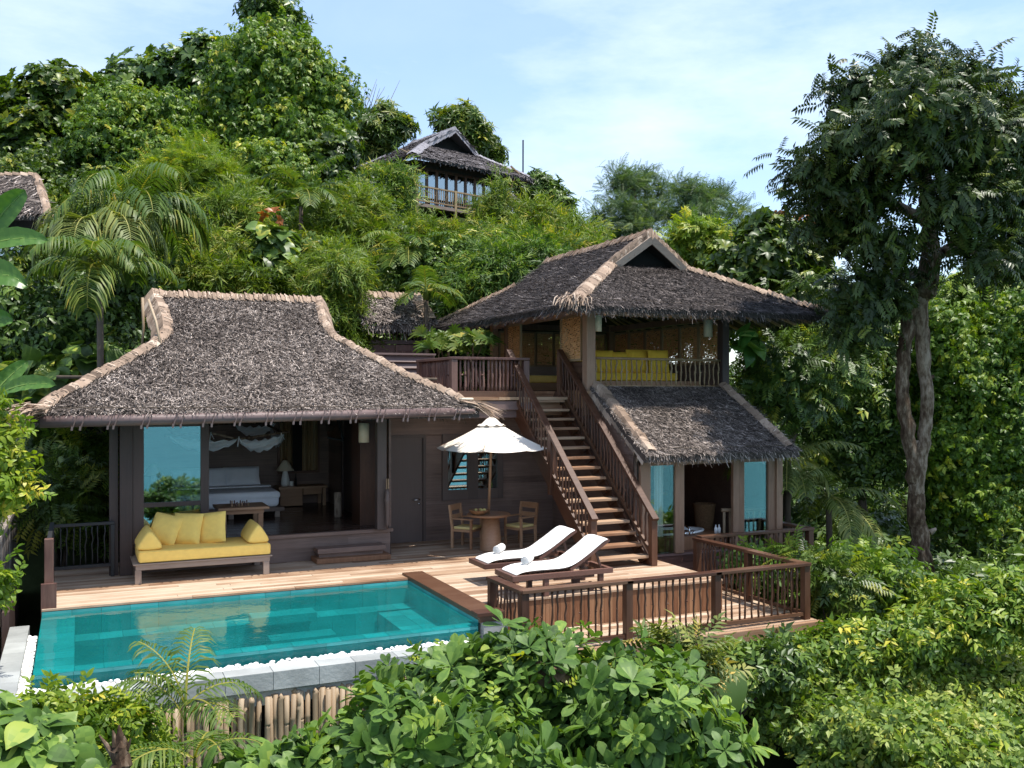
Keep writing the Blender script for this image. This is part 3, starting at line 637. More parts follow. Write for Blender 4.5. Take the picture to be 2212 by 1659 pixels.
n2 = thing('nightstand', 'small brown nightstand behind the glass door on the left of the bed', 'nightstand', (1.45, 21.7, .5)); MB().box(1.15, 1.72, 21.45, 21.98, .9, .95).build('top', 'teak', n2); MB().box(1.18, 1.69, 21.48, 21.95, .5, .9).build('cabinet', 'teak', n2)
l2 = copy_tree(lp); l2.location = (1.5, 21.7, .95); l2['label'] = 'white table lamp seen through the glass door left of the bed'; lp['group'] = l2['group'] = 'bedside lamps'
tag(MB().lathe((4.42, 21.6, .95), [(.045, 0), (.05, .02), (.045, .11), (.03, .115)], 12).build('cup', 'ceramic', None, smooth=True), 'small white cup beside the table lamp', 'cup')
tag(MB().lathe((4.52, 21.62, .95), [(.028, 0), (.03, .03), (.028, .16), (.012, .2), (.012, .28), (.004, .285)], 10).build('bottle', 'dark_void', None, smooth=True), 'slim dark bottle on the bedside desk', 'bottle')
ct = thing('chess_table', 'square brown coffee table holding a chess set behind the daybed', 'table', (2.75, 18.2, .5))
MB().box(2.33, 3.25, 17.85, 18.6, .92, .97).build('table_top', 'teak', ct, bevel=.008); MB().box(2.42, 3.16, 17.93, 18.52, .84, .92).build('apron', 'teak', ct)
for x in (2.44, 3.1):
    for y in (17.93, 18.46): MB().box(x - .045, x + .045, y - .03, y + .06, .5, .84).build('leg', 'teak', ct, bevel=.005)
k = 0
for i in range(12):
    x, y = 2.62 + .045 * (i % 6) * 1.25 + random.uniform(-.01, .01), 18.08 + .2 * (i // 6) + random.uniform(-.03, .03); hh = random.choice((.06, .075, .09, .11))
    tag(MB().lathe((x, y, .97), [(.017, 0), (.019, .01), (.01, hh * .4), (.013, hh * .8), (.006, hh)], 8).build('chess_piece', ('teak', 'dark_teak', 'bamboo_gold')[i % 3] if i < 6 else 'dark_teak', None, smooth=True),
        'small turned wooden chess piece standing on the square coffee table', 'chess piece', 'chess pieces on the coffee table')
tv = thing('hanging_glass', 'tilted grey-green glass pane hanging under the ceiling by the bedroom lantern', 'mirror', (4.6, 18.4, 2.4))  # tilted piece of window glass, black frame on two sides, hung by a rod
m = MB(); m.add([(4.42, 18.2, 2.22), (4.74, 18.3, 2.15), (4.68, 18.5, 2.55), (4.4, 18.4, 2.62)], [(0, 1, 2, 3)], .5); m.build('glass', 'window_glass', tv)
m = MB(); m.beam((4.76, 18.3, 2.13), (4.7, 18.5, 2.56), .04, .03); m.beam((4.42, 18.22, 2.2), (4.76, 18.32, 2.13), .03, .03); m.tube([(4.55, 18.45, 2.6), (4.55, 18.5, 2.95)], .012, 6); m.build('frame', 'screen_black', tv)
tag(MB().lathe((5.0, 17.7, 2.12), [(.1, 0), (.1, .36), (.09, .361), (.09, .37)], 20).build('lantern', 'shade_fabric', None, smooth=True), 'cream cylinder lantern hanging inside the bedroom beside the corner post', 'lantern')
m = MB(); m.lathe((4.9, 19.3, .5), [(.07, 0), (.08, .02), (.08, .5), (.06, .52)], 12); tag(m.build('floor_stand', 'bark', None, smooth=True), 'pale brown upright stand on the bedroom floor by the doorway', 'stand')
um = thing('folded_umbrella', 'two folded dark umbrellas with pale handles hanging on the corner post', 'umbrellas', (5.3, 17.12, .55))
MB().lathe((5.29, 17.12, .52), [(.012, 0), (.03, .1), (.05, .5), (.06, .55), (.045, .58), (.05, .66), (.02, .75)], 9).build('cover', 'door_wood', um, smooth=True)
for dx in (-.015, .02): MB().tube([(5.29 + dx, 17.12, 1.26), (5.29 + dx, 17.12, 1.46)], .012, 6).build('handle', 'bamboo_pole', um)
db = thing('daybed', 'long low daybed with a yellow mattress at the edge of the pool deck', 'daybed', (1.95, 16.75, 0))
m = MB(); m.box(.86, 2.98, 16.33, 16.4, .22, .3); m.box(.86, 2.98, 17.26, 17.33, .22, .3); m.box(.86, .94, 16.4, 17.26, .22, .3); m.box(2.9, 2.98, 16.4, 17.26, .22, .3); m.box(.94, 2.9, 16.4, 17.26, .25, .29, .3); m.box(.82, 3.02, 16.31, 17.34, .302, .325); m.build('frame', 'grey_teak', db, bevel=.006)
for x in (.9, 2.92):
    for y in (16.37, 17.28): MB().box(x - .05, x + .05, y - .045, y + .045, 0, .22).build('leg', 'grey_teak', db, bevel=.006)
m = MB(); m.box(.9, 3.0, 16.34, 17.33, .328, .52); mt = m.build('mattress', 'yellow_fabric', db, bevel=.045, seg=4, smooth=True)
m = MB()
m.tube([(.92, 16.345, .5), (2.98, 16.345, .5)], .008, 5); m.tube([(.92, 16.345, .35), (2.98, 16.345, .35)], .008, 5); m.build('piping', 'yellow_fabric', mt)
def bolster(lab, x0, x1, yc, zb):
    m = MB(); n = 10; P = []
    y0, y1 = yc - .45, yc + .45
    prof = [(x0 + (x1 - x0) * a, zb + b) for a, b in ((.0, .04), (.06, 0), (.94, 0), (1, .04), (.97, .1), (.62, .3), (.5, .335), (.38, .3), (.03, .1))]
    vs = [(x, y, z) for y, s in ((y0, .94), (y0 + .03, 1), (y1 - .03, 1), (y1, .94)) for x, z in [((x - (x0 + x1) / 2) * s + (x0 + x1) / 2, (z - zb - .15) * s + zb + .15) for x, z in prof]]
    k = len(prof); fs = [(i * k + j, i * k + (j + 1) % k, (i + 1) * k + (j + 1) % k, (i + 1) * k + j) for i in range(3) for j in range(k)] + [tuple(range(k))[::-1], tuple(range(3 * k, 4 * k))]
    m.add(vs, fs, .5); return tag(m.build('bolster', 'yellow_fabric', None, smooth=True, sub=2), lab, 'bolster', 'bolsters on the daybed')
bolster('yellow triangular bolster at the left end of the daybed', .88, 1.28, 16.84, .515); bolster('yellow triangular bolster at the right end of the daybed', 2.62, 2.99, 16.84, .515)
for i, (x, tl) in enumerate(((1.36, -.1), (1.71, .04), (2.1, .13))):
    m = MB(); pillow(m, (x, 17.06 - .075 * i, .765), .52, .52, .17, rot_from((1, -.62, tl * 1.6 - .06), (tl * -1.6, .42, .88)), 14, .2)
    o = tag(m.build('cushion', 'yellow_fabric', None, smooth=True), ('square yellow cushion next to the left bolster of the daybed', 'middle one of the three square yellow daybed cushions', 'square yellow cushion farthest right of three on the daybed')[i], 'cushion', 'square cushions on the daybed')
# dining corner under the parasol
tb = thing('round_table', 'round wooden table with a drum pedestal under the white parasol', 'table', (7.3, 17.0, 0))
MB().lathe((7.3, 17.0, .67), [(.4, 0), (.43, .015), (.43, .04), (.41, .05)], 36).build('table_top', 'teak', tb, smooth=False)
MB().lathe((7.35, 17.0, 0), [(.22, 0), (.215, .03), (.16, .67)], 20).build('pedestal', 'teak', tb, smooth=True)
pa = thing('parasol', 'white canvas parasol on a wooden pole above the round table', 'parasol', (7.36, 17.0, .72))
PX, PY = 7.36, 17.0
m = MB(); rim = [(PX + 1.1 * math.cos(6.2832 * (i + .3) / 8), PY + 1.1 * math.sin(6.2832 * (i + .3) / 8), 1.99) for i in range(8)]
apx = Vector((PX, PY, 2.56))
for i in range(8):
    a, b = V3(rim[i]), V3(rim[(i + 1) % 8]); G = []
    for j in range(7):
        for k in range(7):
            f, g = j / 6, k / 6; p = apx.lerp(a.lerp(b, g), f); s = math.sin(math.pi * g) * f; G.append(p + Vector((0, 0, -.05 * s - .03 * math.sin(math.pi * f))) + (apx - a.lerp(b, .5)) * .03 * s)
    m.add(G, [(j * 7 + k, (j + 1) * 7 + k, (j + 1) * 7 + k + 1, j * 7 + k + 1) for j in range(6) for k in range(6)], .5)
m.build('canopy', 'canvas', pa)
m = MB(); n = 24; G = []
for j, (r, z) in enumerate(((.03, 2.6), (.1, 2.555), (.2, 2.46), (.26, 2.435))):
    for k in range(n): rr = r + (.025 * math.sin(k * 8 / n * 6.2832) if j == 3 else 0); G.append((PX + rr * math.cos(6.2832 * k / n), PY + rr * math.sin(6.2832 * k / n), z + .0 + (.02 * math.cos(k * 8 / n * 6.2832) if j == 3 else 0)))
m.add(G, [(j * n + k, (j + 1) * n + k, (j + 1) * n + (k + 1) % n, j * n + (k + 1) % n) for j in range(3) for k in range(n)], .5); m.build('vent_cap', 'canvas', pa, smooth=True)
MB().lathe((PX, PY, 2.6), [(.03, 0), (.045, .04), (.03, .09), (.005, .13)], 10).build('finial', 'teak', pa, smooth=True)
MB().tube([(PX - .06, PY, .72), (PX - .01, PY, 1.9), (PX, PY, 2.5)], .027, 10).build('pole', 'teak', pa, smooth=True)
for i in range(8): MB().tube([(PX, PY, 2.46), V3(rim[i]) + Vector((0, 0, -.01))], .012, 5).build('rib', 'teak', pa)
bk = tag(MB().lathe((7.05, 16.88, .72), [(.08, 0), (.15, .03), (.2, .09), (.205, .1), (.19, .095), (.13, .045), (.02, .03)], 24).build('fruit_basket', 'wicker', None, smooth=True), 'shallow wicker basket of fruit on the round table', 'basket')
for i, (dx, dy) in enumerate(((-.06, .02), (.05, .05), (.03, -.06), (.1, -.02))):
    m = MB(); s = .042; m.add(iv * s + np.array((7.05 + dx, 16.88 + dy, .81)), ifc, .5); tag(m.build('fruit', 'fruit', None, smooth=True, sub=1), 'small yellow-green fruit lying in the wicker basket', 'fruit', 'fruit in the basket')
def chair(lab, x, y, rz):
    t = thing('dining_chair', lab, 'chair', (x, y, 0), 'chairs at the round table', rz); t.scale = (.9, .9, .92)
    A = dict(parent=t, local=True)
    for sx in (-.24, .24):
        m = MB(); m.box(sx - .025, sx + .025, -.25, -.2, 0, .62); m.build('leg', 'teak', bevel=.004, **A)
        m = MB(); m.beam((sx, .24, 0), (sx, .24, .44), .05, .05); m.beam((sx, .24, .44), (sx, .31, .92), .05, .05); m.build('leg', 'teak', **A)
        MB().box(sx - .03, sx + .03, -.27, .27, .62, .65).build('armrest', 'teak', bevel=.006, **A)
    MB().box(-.24, .24, -.24, .25, .36, .41).build('seat', 'teak', **A)
    m = MB(); m.beam((-.22, .305, .86), (.22, .305, .86), .03, .13); m.beam((-.22, .275, .66), (.22, .275, .66), .03, .1); m.build('backrest', 'teak', **A)
    MB().box(-.22, .22, -.25, .22, .41, .47).build('seat_cushion', 'seat_fabric', bevel=.02, seg=3, smooth=True, **A)
    return t
chair('wooden armchair on the left of the round table, against the dark wall', 7.05, 17.5, R(40)); chair('wooden armchair on the right of the round table with sun on its seat', 8.12, 17.3, R(-68))
def lounger(lab, dy, tl):
    t = thing('sun_lounger', lab, 'sun lounger', (6.7, 13.1 + dy, 0), 'sun loungers on the deck')
    y0, y1 = 12.78 + dy, 13.46 + dy
    m = MB(); m.box(5.88, 7.6, y0, y0 + .05, .27, .35); m.box(5.88, 7.6, y1 - .05, y1, .27, .35); m.box(5.88, 5.95, y0 + .05, y1 - .05, .27, .35); m.box(7.53, 7.6, y0 + .05, y1 - .05, .27, .35)
    for x in np.arange(6.0, 6.9, .09): m.box(x, x + .06, y0 + .05, y1 - .05, .315, .34)
    m.box(6.6, 7.3, y0 + .06, y0 + .1, .22, .265); m.build('frame', 'dark_teak', t, bevel=.005)
    for x in (6.45, 7.4):
        for y in (y0 + .05, y1 - .05): MB().box(x - .04, x + .04, y - .035, y + .035, 0 if x < 7 else .06, .27).build('leg', 'dark_teak', t, bevel=.004)
    for y in (y0 + .1, y1 - .1):
        m = MB(); m.tube([(7.25, y - .02, .075), (7.25, y + .02, .075)], .075, 16); m.build('wheel', 'dark_teak', t)
    b0, b1 = Vector((6.88, 0, .36)), Vector((7.56, 0, .78))
    m = MB()
    for y in (y0 + .07, y1 - .07): m.beam((b0.x, y, b0.z), (b1.x, y, b1.z), .045, .05, (0, 1, 0))
    for i in range(8): p = b0.lerp(b1, (i + .5) / 8); m.beam((p.x, y0 + .09, p.z - .01), (p.x, y1 - .09, p.z - .01), .06, .02, (-.5, 0, .8))
    for y in (y0 + .12, y1 - .12): m.beam((7.35, y, .62), (7.45, y, .33), .03, .03)
    m.build('backrest', 'dark_teak', t)
    P = [(5.97, .37), (6.05, .42), (6.4, .425), (6.7, .42), (6.9, .435), (7.1, .55), (7.3, .675), (7.48, .80), (7.56, .81)]
    m = MB(); N = 9; G = []
    for i, (x, z) in enumerate(P):
        e = 0 if i in (0, len(P) - 1) else 1
        for sgn in (1, -1):
            for j in range(N):
                g = j / (N - 1); yy = y0 + .045 + (y1 - y0 - .09) * g; b = (1 - abs(2 * g - 1) ** 4) * e
                G.append((x, yy, z - (.0 if e else 0) + (sgn * .055 * b - .02) + random.gauss(0, .004) * e))
    fs = []
    for i in range(len(P) - 1):
        for sgn in (0, 1):
            for j in range(N - 1):
                a = (i * 2 + sgn) * N + j; c = ((i + 1) * 2 + sgn) * N + j; q = (a, a + 1, c + 1, c); fs.append(q[::-1] if sgn == 0 else q)
    m.add(G, fs, .5); m.build('mattress', 'white_fabric', t, smooth=True, sub=2)
    w = MB(); yc = 13.1 + dy + .05; K = 46; xs = 6.3
    w.tube([(xs - .1, yc - .13 + .02, .52), (xs + .0, yc, .52), (xs + .1, yc + .13, .52)][::-1], .065, 14)
    for e in (0, 1):
        pass
    sp = [(xs - .1, yc - .11)]
    vs = []; dirv = Vector((-.6, -.8, 0)); sd_ = Vector((.8, -.6, 0)); c0 = Vector((xs - .1, yc - .11, .52)) + dirv * .004
    for i in range(40):
        a = i * .55; rr = .008 + .0014 * i; vs.append(c0 + sd_ * rr * math.cos(a) + Vector((0, 0, 1)) * rr * math.sin(a))
    w.tube(vs, .006, 5)
    tag(w.build('rolled_towel', 'white_fabric', None, smooth=True, bevel=.0), tl, 'towel', 'rolled towels on the loungers')
lounger('dark wooden sun lounger with white mattress nearest the railing', 0, 'rolled white towel on the sun lounger nearest the railing')
lounger('dark wooden sun lounger with white mattress on the stairs and parasol side', 1.07, 'rolled white towel on the lounger farther from the railing')
# ------------------------------------------------------------------ middle wing under the terrace
wing = thing('service_wing', 'dark boarded middle wing with a door and window between the two pavilions', 'building', (7.5, 19, 0))
m = MB(); siding_x(m, 5.42, 5.62, 18.6, 0, 2.62, .15); siding_x(m, 6.56, 9.7, 18.6, 0, .82, .15); siding_x(m, 6.56, 6.92, 18.6, .82, 2.2, .15); siding_x(m, 8.3, 9.7, 18.6, .82, 2.2, .15); siding_x(m, 5.62, 9.7, 18.6, 2.2, 2.62, .15)
m.box(5.42, 9.7, 18.68, 18.8, 0, 2.62, .1); m.build('wall', 'dark_siding', wing)
m = MB(); m.box(5.62, 5.68, 18.55, 18.62, 0, 2.2); m.box(6.5, 6.56, 18.55, 18.62, 0, 2.2); m.box(5.68, 6.5, 18.55, 18.62, 2.14, 2.2); dr = MB().box(5.68, 6.5, 18.6, 18.64, 0, 2.14).build('door', 'door_wood', wing)
m.build('door_frame', 'door_wood', dr)
m = MB(); m.tube([(6.42, 18.6, .87), (6.42, 18.53, .87), (6.28, 18.525, .865)], .014, 8); m.tube([(6.42, 18.602, .87), (6.42, 18.58, .87)], .026, 12); m.tube([(6.42, 18.602, .78), (6.42, 18.575, .78)], .024, 12); m.build('handle', 'chrome', dr, smooth=True)
m = MB()
for b in ((6.92, 7.04, .82, 2.2), (7.49, 7.72, .82, 2.2), (8.17, 8.3, .82, 2.2)): m.box(b[0], b[1], 18.54, 18.62, b[2], b[3])
for b in ((7.04, 7.49), (7.72, 8.17)): m.box(b[0], b[1], 18.54, 18.62, .82, 1.03); m.box(b[0], b[1], 18.54, 18.62, 1.9, 2.2)
wn = m.build('window', 'door_wood', wing)
for b in ((7.04, 7.49), (7.72, 8.17)): MB().box(b[0], b[1], 18.58, 18.59, 1.03, 1.9).build('pane', 'window_glass', wn)
MB().box(7.0, 8.2, 18.63, 18.66, 1.0, 1.95, .1).build('dark_interior_sheet', 'dark_void', wn)  # near-black sheet behind the panes; the unlit interior is in its colour
m = MB(); m.box(5.9, 8.5, 17.52, 17.6, 2.72, 2.9); m.box(5.9, 8.5, 17.6, 17.68, 2.56, 2.74); m.box(8.42, 8.5, 17.6, 18.6, 2.6, 2.9); m.build('fascia', 'fascia_wood', wing, bevel=.008)
m = MB(); planks(m, 5.6, 9.42, 17.5, 22.4, 2.98, .14, .06); m.box(5.7, 9.4, 17.65, 22.3, 2.6, 2.9, .2); m.build('terrace_floor', 'tread_wood', wing)
m = MB(); m.box(6.6, 8.5, 17.55, 17.63, 2.985, 3.1); m.build('terrace_kerb', 'red_wood_length', wing)
railing('terrace_railing', 'red-brown terrace railing of crooked sticks above the middle wing', [(6.8, 19.6, 2.98), (6.8, 17.6, 2.98), (8.38, 17.6, 2.98)], .8, .065, 'violet_wood', 'violet_wood', .088, .1, r=.026, cat='railing', crook=.004)
sf = thing('slatted_fence', 'dark grey louvred fence of wide boards behind the terrace railing', 'fence', (6.5, 20, 2.98))
for i in range(6):
    m = MB(); z = 3.05 + .14 * i; m.add([(5.0, 20.0, z), (7.25, 20.0, z), (7.25, 20.07, z + .13), (5.0, 20.07, z + .13), (5.0, 20.02, z - .02), (7.25, 20.02, z - .02), (7.25, 20.09, z + .11), (5.0, 20.09, z + .11)], [(0, 1, 2, 3), (7, 6, 5, 4), (0, 4, 5, 1), (2, 6, 7, 3)]); m.build('board', 'fascia_wood', sf)
MB().box(5.0, 7.3, 19.98, 20.12, 3.9, 3.94).build('rail', 'fascia_wood', sf)
for x in (5.05, 6.2, 7.27): MB().box(x - .04, x + .04, 20.1, 20.18, 2.9, 3.9).build('post', 'fascia_wood', sf)

# ------------------------------------------------------------------ gatehouse behind
gh = thing('gatehouse', 'small thatched gate roof with a dark wooden gate behind the villas', 'gatehouse', (7.4, 24.0, 3.6))
th = MB(); f = [(6.5, 23.2, 4.85), (8.55, 23.2, 4.85), (8.4, 24.3, 5.62), (6.5, 24.3, 5.62)]; slab(th, f); strips(th, f, 2600, tmean=.6); bk = [(8.55, 25.4, 4.85), (6.5, 25.4, 4.85), (6.5, 24.3, 5.62), (8.4, 24.3, 5.62)]; slab(th, bk); fringe(th, f[0], f[1], (0, -1, -.7), 500, (.1, .3), tm=.55); fringe(th, f[1], bk[0], (1, 0, -.7), 200)
r_ = th.build('roof', 'thatch', gh)
hipcap('ridge_cap', [(6.5, 24.28, 5.66), (8.4, 24.28, 5.66)], (0, -1, -.7), (0, 1, -.7), .2, .2, .12, parent=r_)
hipcap('verge_cap', [(8.42, 24.3, 5.66), (8.5, 23.3, 4.98)], (-1, 0, 0), (.3, 0, -.9), .3, .12, .12, parent=r_)
for x in (6.75, 8.2, 8.35): MB().tube([(x, 23.6, 3.0), (x + .03, 23.6, 4.9)], .06, 8).build('post', 'dark_bark', gh, smooth=True)
m = MB(); m.box(6.7, 8.2, 23.55, 23.62, 4.32, 4.42); m.box(6.7, 8.2, 23.55, 23.62, 4.78, 4.86); m.build('lintel', 'dark_frame', gh)
balusters(gh, (6.8, 23.6, 4.4), (8.2, 23.6, 4.4), 14, .42, .018, 'dark_bark', name='stick')
gd = MB(); gd.box(6.82, 7.48, 23.57, 23.62, 3.0, 4.3); gd.box(7.5, 8.15, 23.57, 23.62, 3.0, 4.3); go = gd.build('gate', 'violet_wood', gh)
for x in np.arange(7.56, 8.1, .055): MB().box(x, x + .03, 23.53, 23.57, 3.2, 4.15).build('slat', 'violet_wood', go)

# ------------------------------------------------------------------ staircase
st = thing('staircase', 'steep open wooden staircase climbing to the upper pavilion', 'staircase', (8.75, 15.5, 0))
NT = 17; SX0, SX1 = 8.2, 9.28; Y0, DY, DZ = 14.32, .213, 3.1 / NT
for i in range(NT - 1):
    z = DZ * (i + 1); y = Y0 + DY * i
    MB().box(SX0 + .03, SX1 - .03, y, y + .25, z - .05, z).build('tread', 'tread_wood', st, bevel=.006)
    if i % 1 == 0:
        for x in (SX0 + .06, SX1 - .06): 
            m = MB(); m.add([(x - .02, y + .02, z - .052), (x + .02, y + .02, z - .052), (x + .02, y + .22, z - .052), (x - .02, y + .22, z - .052), (x - .02, y + .22, z - .16), (x + .02, y + .22, z - .16)], [(0, 1, 2, 3), (3, 2, 5, 4), (0, 3, 4), (1, 5, 2), (0, 4, 5, 1)]); m.build('bracket', 'red_wood_length', st)
sl = Vector((0, DY, DZ)).normalized()
for x in (SX0, SX1):
    m = MB(); a = Vector((x, Y0 - .08, .02)); b = Vector((x, Y0 + DY * NT, DZ * NT)); off = Vector((0, .11, -.09)); m.beam(a + off, b + off, .05, .27); m.build('stringer', 'red_wood_length', st, bevel=.006)
def stair_rail(x, segs, h, yo):
    """segs: list of (f0, f1) along the flight; posts at every end"""
    P = lambda f, dz=0: Vector((x, Y0 + yo + DY * NT * f, DZ * NT * f + dz))
    fs = sorted({f for s_ in segs for f in s_})
    for f in fs:
        p = P(f); MB().box(x - .06, x + .06, p.y - .06, p.y + .06, p.z - (.25 if f > .03 else p.z), p.z + h).build('newel_post', 'red_wood', st, bevel=.006)
    MB().beam(P(fs[0], h + .02) - sl * .12, P(fs[-1], h + .02) + sl * .05, .13, .055).build('handrail', 'red_wood_length', st, bevel=.008)
    MB().beam(P(fs[0], .16), P(fs[-1], .16), .05, .06).build('lower_rail', 'red_wood_length', st)
    n = int(30 * (fs[-1] - fs[0]))
    for i in range(1, n):
        f = fs[0] + (fs[-1] - fs[0]) * i / n; p = P(f, .17); 
        me = stick_mesh(h - .18, .019, 'red_wood', random.randrange(5)); o = bpy.data.objects.new('baluster', me); COL.objects.link(o); o.parent = st; o.location = p - worg(st); o.rotation_euler = (0, 0, random.uniform(0, 6.28))
stair_rail(SX0 - .03, [(.02, .45), (.45, .98)], .86, .05)
stair_rail(SX1 + .04, [(.0, .98)], .88, -.02)

# ------------------------------------------------------------------ two-storey pavilion on the right
pav = thing('two_storey_pavilion', 'two-storey pavilion with an open thatched lounge above a glazed bathroom', 'pavilion', (11.2, 18, 0))
EL, ER, EF, EB, ZE = 8.43, 14.7, 15.7, 23.7, 4.74
GL, GR, GY, GB, ZG = 10.2, 12.15, 17.3, 22.1, 5.76; AX, ZA = 11.12, 6.45
def hiproof(root, EL, ER, EF, EB, ZE, GL, GR, GY, GB, ZG, AX, ZA, mat, dens, capmat, loc=False, tm=.5, fr=1., over=.45, cap_w=.2, cstep=.13, gmat='dark_frame', L=(.08, .24), Wd=(.005, .013), tip=True):
    th = MB(); up = .04
    faces = [([(EL, EF, ZE), (ER, EF, ZE), (GR, GY, ZG), (GL, GY, ZG)], 1), ([(EL, EB, ZE), (EL, EF, ZE), (GL, GY, ZG), (GL, GB, ZG)], 1), ([(ER, EF, ZE), (ER, EB, ZE), (GR, GB, ZG), (GR, GY, ZG)], .5), ([(ER, EB, ZE), (EL, EB, ZE), (GL, GB, ZG), (GR, GB, ZG)], .15),
             ([(GL, GB, ZG), (GL, GY - over * .3, ZG), (AX, GY - over, ZA), (AX, GB, ZA)], 1), ([(GR, GY - over * .3, ZG), (GR, GB, ZG), (AX, GB, ZA), (AX, GY - over, ZA)], .6)]
    for f, dn in faces:
        slab(th, f, .12); A, B, C, D = [V3(p) for p in f]; ar = ((B - A).length + (C - D).length) / 2 * ((D - A) + (C - B)).length / 2
        strips(th, f, int(ar * dens * dn), L=L, Wd=Wd, tmean=tm, spread=.5)
    for a, b, o in (((EL, EF), (ER, EF), (0, -1, -.7)), ((EL, EB), (EL, EF), (-1, 0, -.6)), ((ER, EF), (ER, EB), (1, 0, -.6))):
        fringe(th, (*a, ZE - .02), (*b, ZE - .02), o, int(260 * fr * math.dist(a, b)), (.06, .19), Wd, tm)
    r = th.build('roof', mat, root, local=loc)
    def cp(nm, path, s1, s2, w1, w2): 
        m = MB(); cap(m, path, s1, s2, w1, w2, cstep); return m.build(nm, capmat, r, local=loc)
    k = .03
    cp('hip_cap', [(GL, GY, ZG + k), (EL + .1, EF + .1, ZE + .07 + k)], (-.6, .5, -.3), (.6, -.5, -.2), cap_w * .9, cap_w * .9)
    cp('hip_cap', [(GR, GY, ZG + k), (ER - .1, EF + .1, ZE + .07 + k)], (.6, .5, -.3), (-.6, -.5, -.2), cap_w * .9, cap_w * .7)
    cp('hip_cap', [(GL, GB, ZG + k), (EL + .1, EB - .1, ZE + .07 + k)], (-.6, -.5, -.3), (.6, .5, -.3), cap_w, cap_w)
    cp('verge_cap', [(AX, GY - over, ZA + k), (GL - .02, GY - over * .3, ZG + k)], (-.1, .95, 0), (.05, -.25, -.9), cap_w * 1.1, cap_w * .8)
    cp('verge_cap', [(AX, GY - over, ZA + k), (GR + .02, GY - over * .3, ZG + k)], (.1, .95, 0), (-.05, -.25, -.9), cap_w * .8, cap_w * .8)
    cp('ridge_cap', [(AX, GY - over + .1, ZA + k), (AX, GB, ZA + k)], (-1, 0, -.6), (1, 0, -.6), cap_w * .8, cap_w * .8)
    m = MB(); m.add([(GL + .05, GY + .3, ZG - .06), (GR - .05, GY + .3, ZG - .06), (AX, GY + .3, ZA - .1)], [(0, 1, 2)], .4); m.quad((GL, GY - .02, ZG - .08), (GR, GY - .02, ZG - .08), (GR, GY + .32, ZG - .07), (GL, GY + .32, ZG - .07)); m.build('dark_gable_sheet', 'dark_void', r, local=loc)  # near-black sheet darkens the gable recess; ledge added to keep sun out
    for q in ((GL + .12, GR), (GR - .12, GL)):
        m = MB(); m.beam((q[0], GY - over * .32 - .03, ZG - .02), (AX, GY - over - .03, ZA - .13), .05, .15, (0, -.2, 1)); m.build('bargeboard', 'grey_teak' if capmat == 'straw' else 'thatch_far', r, local=loc)
    return r
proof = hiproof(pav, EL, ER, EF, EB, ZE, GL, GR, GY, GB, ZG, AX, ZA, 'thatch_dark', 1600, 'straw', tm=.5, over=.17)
m = MB(); tuft(m, (8.5, 15.75, 4.86), (-.6, -.7, -.3), 120, (.22, .45), .5, .12, .9); m.build('straw_tuft', 'straw', proof)
m = MB(); tuft(m, (14.5, 15.85, 4.9), (.8, -.5, -.3), 120, (.35, .75), .22, .08, .5); m.build('straw_tuft', 'straw', proof)
m = MB(); tuft(m, (8.5, 23.6, 4.86), (-.8, .5, -.3), 60, (.3, .6), .22, .08, .5); m.build('straw_tuft', 'straw', proof)
m = MB()
for x in np.arange(EL + .3, ER - .2, .5):
    gx = min(max(x, GL), GR); m.tube([(x, EF + .12, ZE - .16), (gx, GY, ZG - .18)], .032, 6)
for y in np.arange(EF + .4, EB - .2, .5):
    gy = min(max(y, GY), GB); m.tube([(EL + .12, y, ZE - .16), (GL, gy, ZG - .18)], .032, 6); m.tube([(ER - .12, y, ZE - .16), (GR, gy, ZG - .18)], .032, 6)
m.build('rafters', 'teak', proof, smooth=True)
m = MB(); m.tube([(EL + .15, EF + .2 + .4 * i, ZE + .1 + random.gauss(0, .01)) for i in range(19)], .01, 5); m.tube([(EL + .2 + .4 * i, EF + .18, ZE + .13 + random.gauss(0, .01)) for i in range(15)], .01, 5); m.build('eave_wire', 'dark_bark', proof)
PL, PR, PF, PB, FZ = 9.45, 12.94, 16.9, 21.9, 3.1
m = MB(); planks(m, PL - .05, PR, PF - .05, PB, FZ, .12, .06); m.box(PL - .03, PR - .05, PF, PB, 2.75, FZ - .06, .3); m.build('upper_floor', 'teak', pav)
for x, y, w, mt_ in ((PL + .06, PF + .06, .1, 'post_wood'), (PR - .06, PF + .06, .09, 'dark_frame'), (PL + .06, 20.9, .09, 'post_wood'), (PR - .06, PB - .1, .08, 'teak'), (PL + .06, PB - .1, .08, 'teak')):
    MB().box(x - w, x + w, y - w, y + w, FZ - .2 if y > 17 else 2.6, 4.85).build('corner_post', mt_, pav, bevel=.008)
m = MB(); m.box(PL, PR, PF + .02, PF + .12, 4.66, 4.8); m.box(PL - .0, PL + .12, PF + .16, PB - .2, 4.66, 4.8); m.box(PR - .12, PR, PF + .16, PB - .2, 4.66, 4.8); m.box(PL, PR, PB - .15, PB - .05, 4.66, 4.8); m.build('top_beam', 'post_wood', pav, bevel=.006)
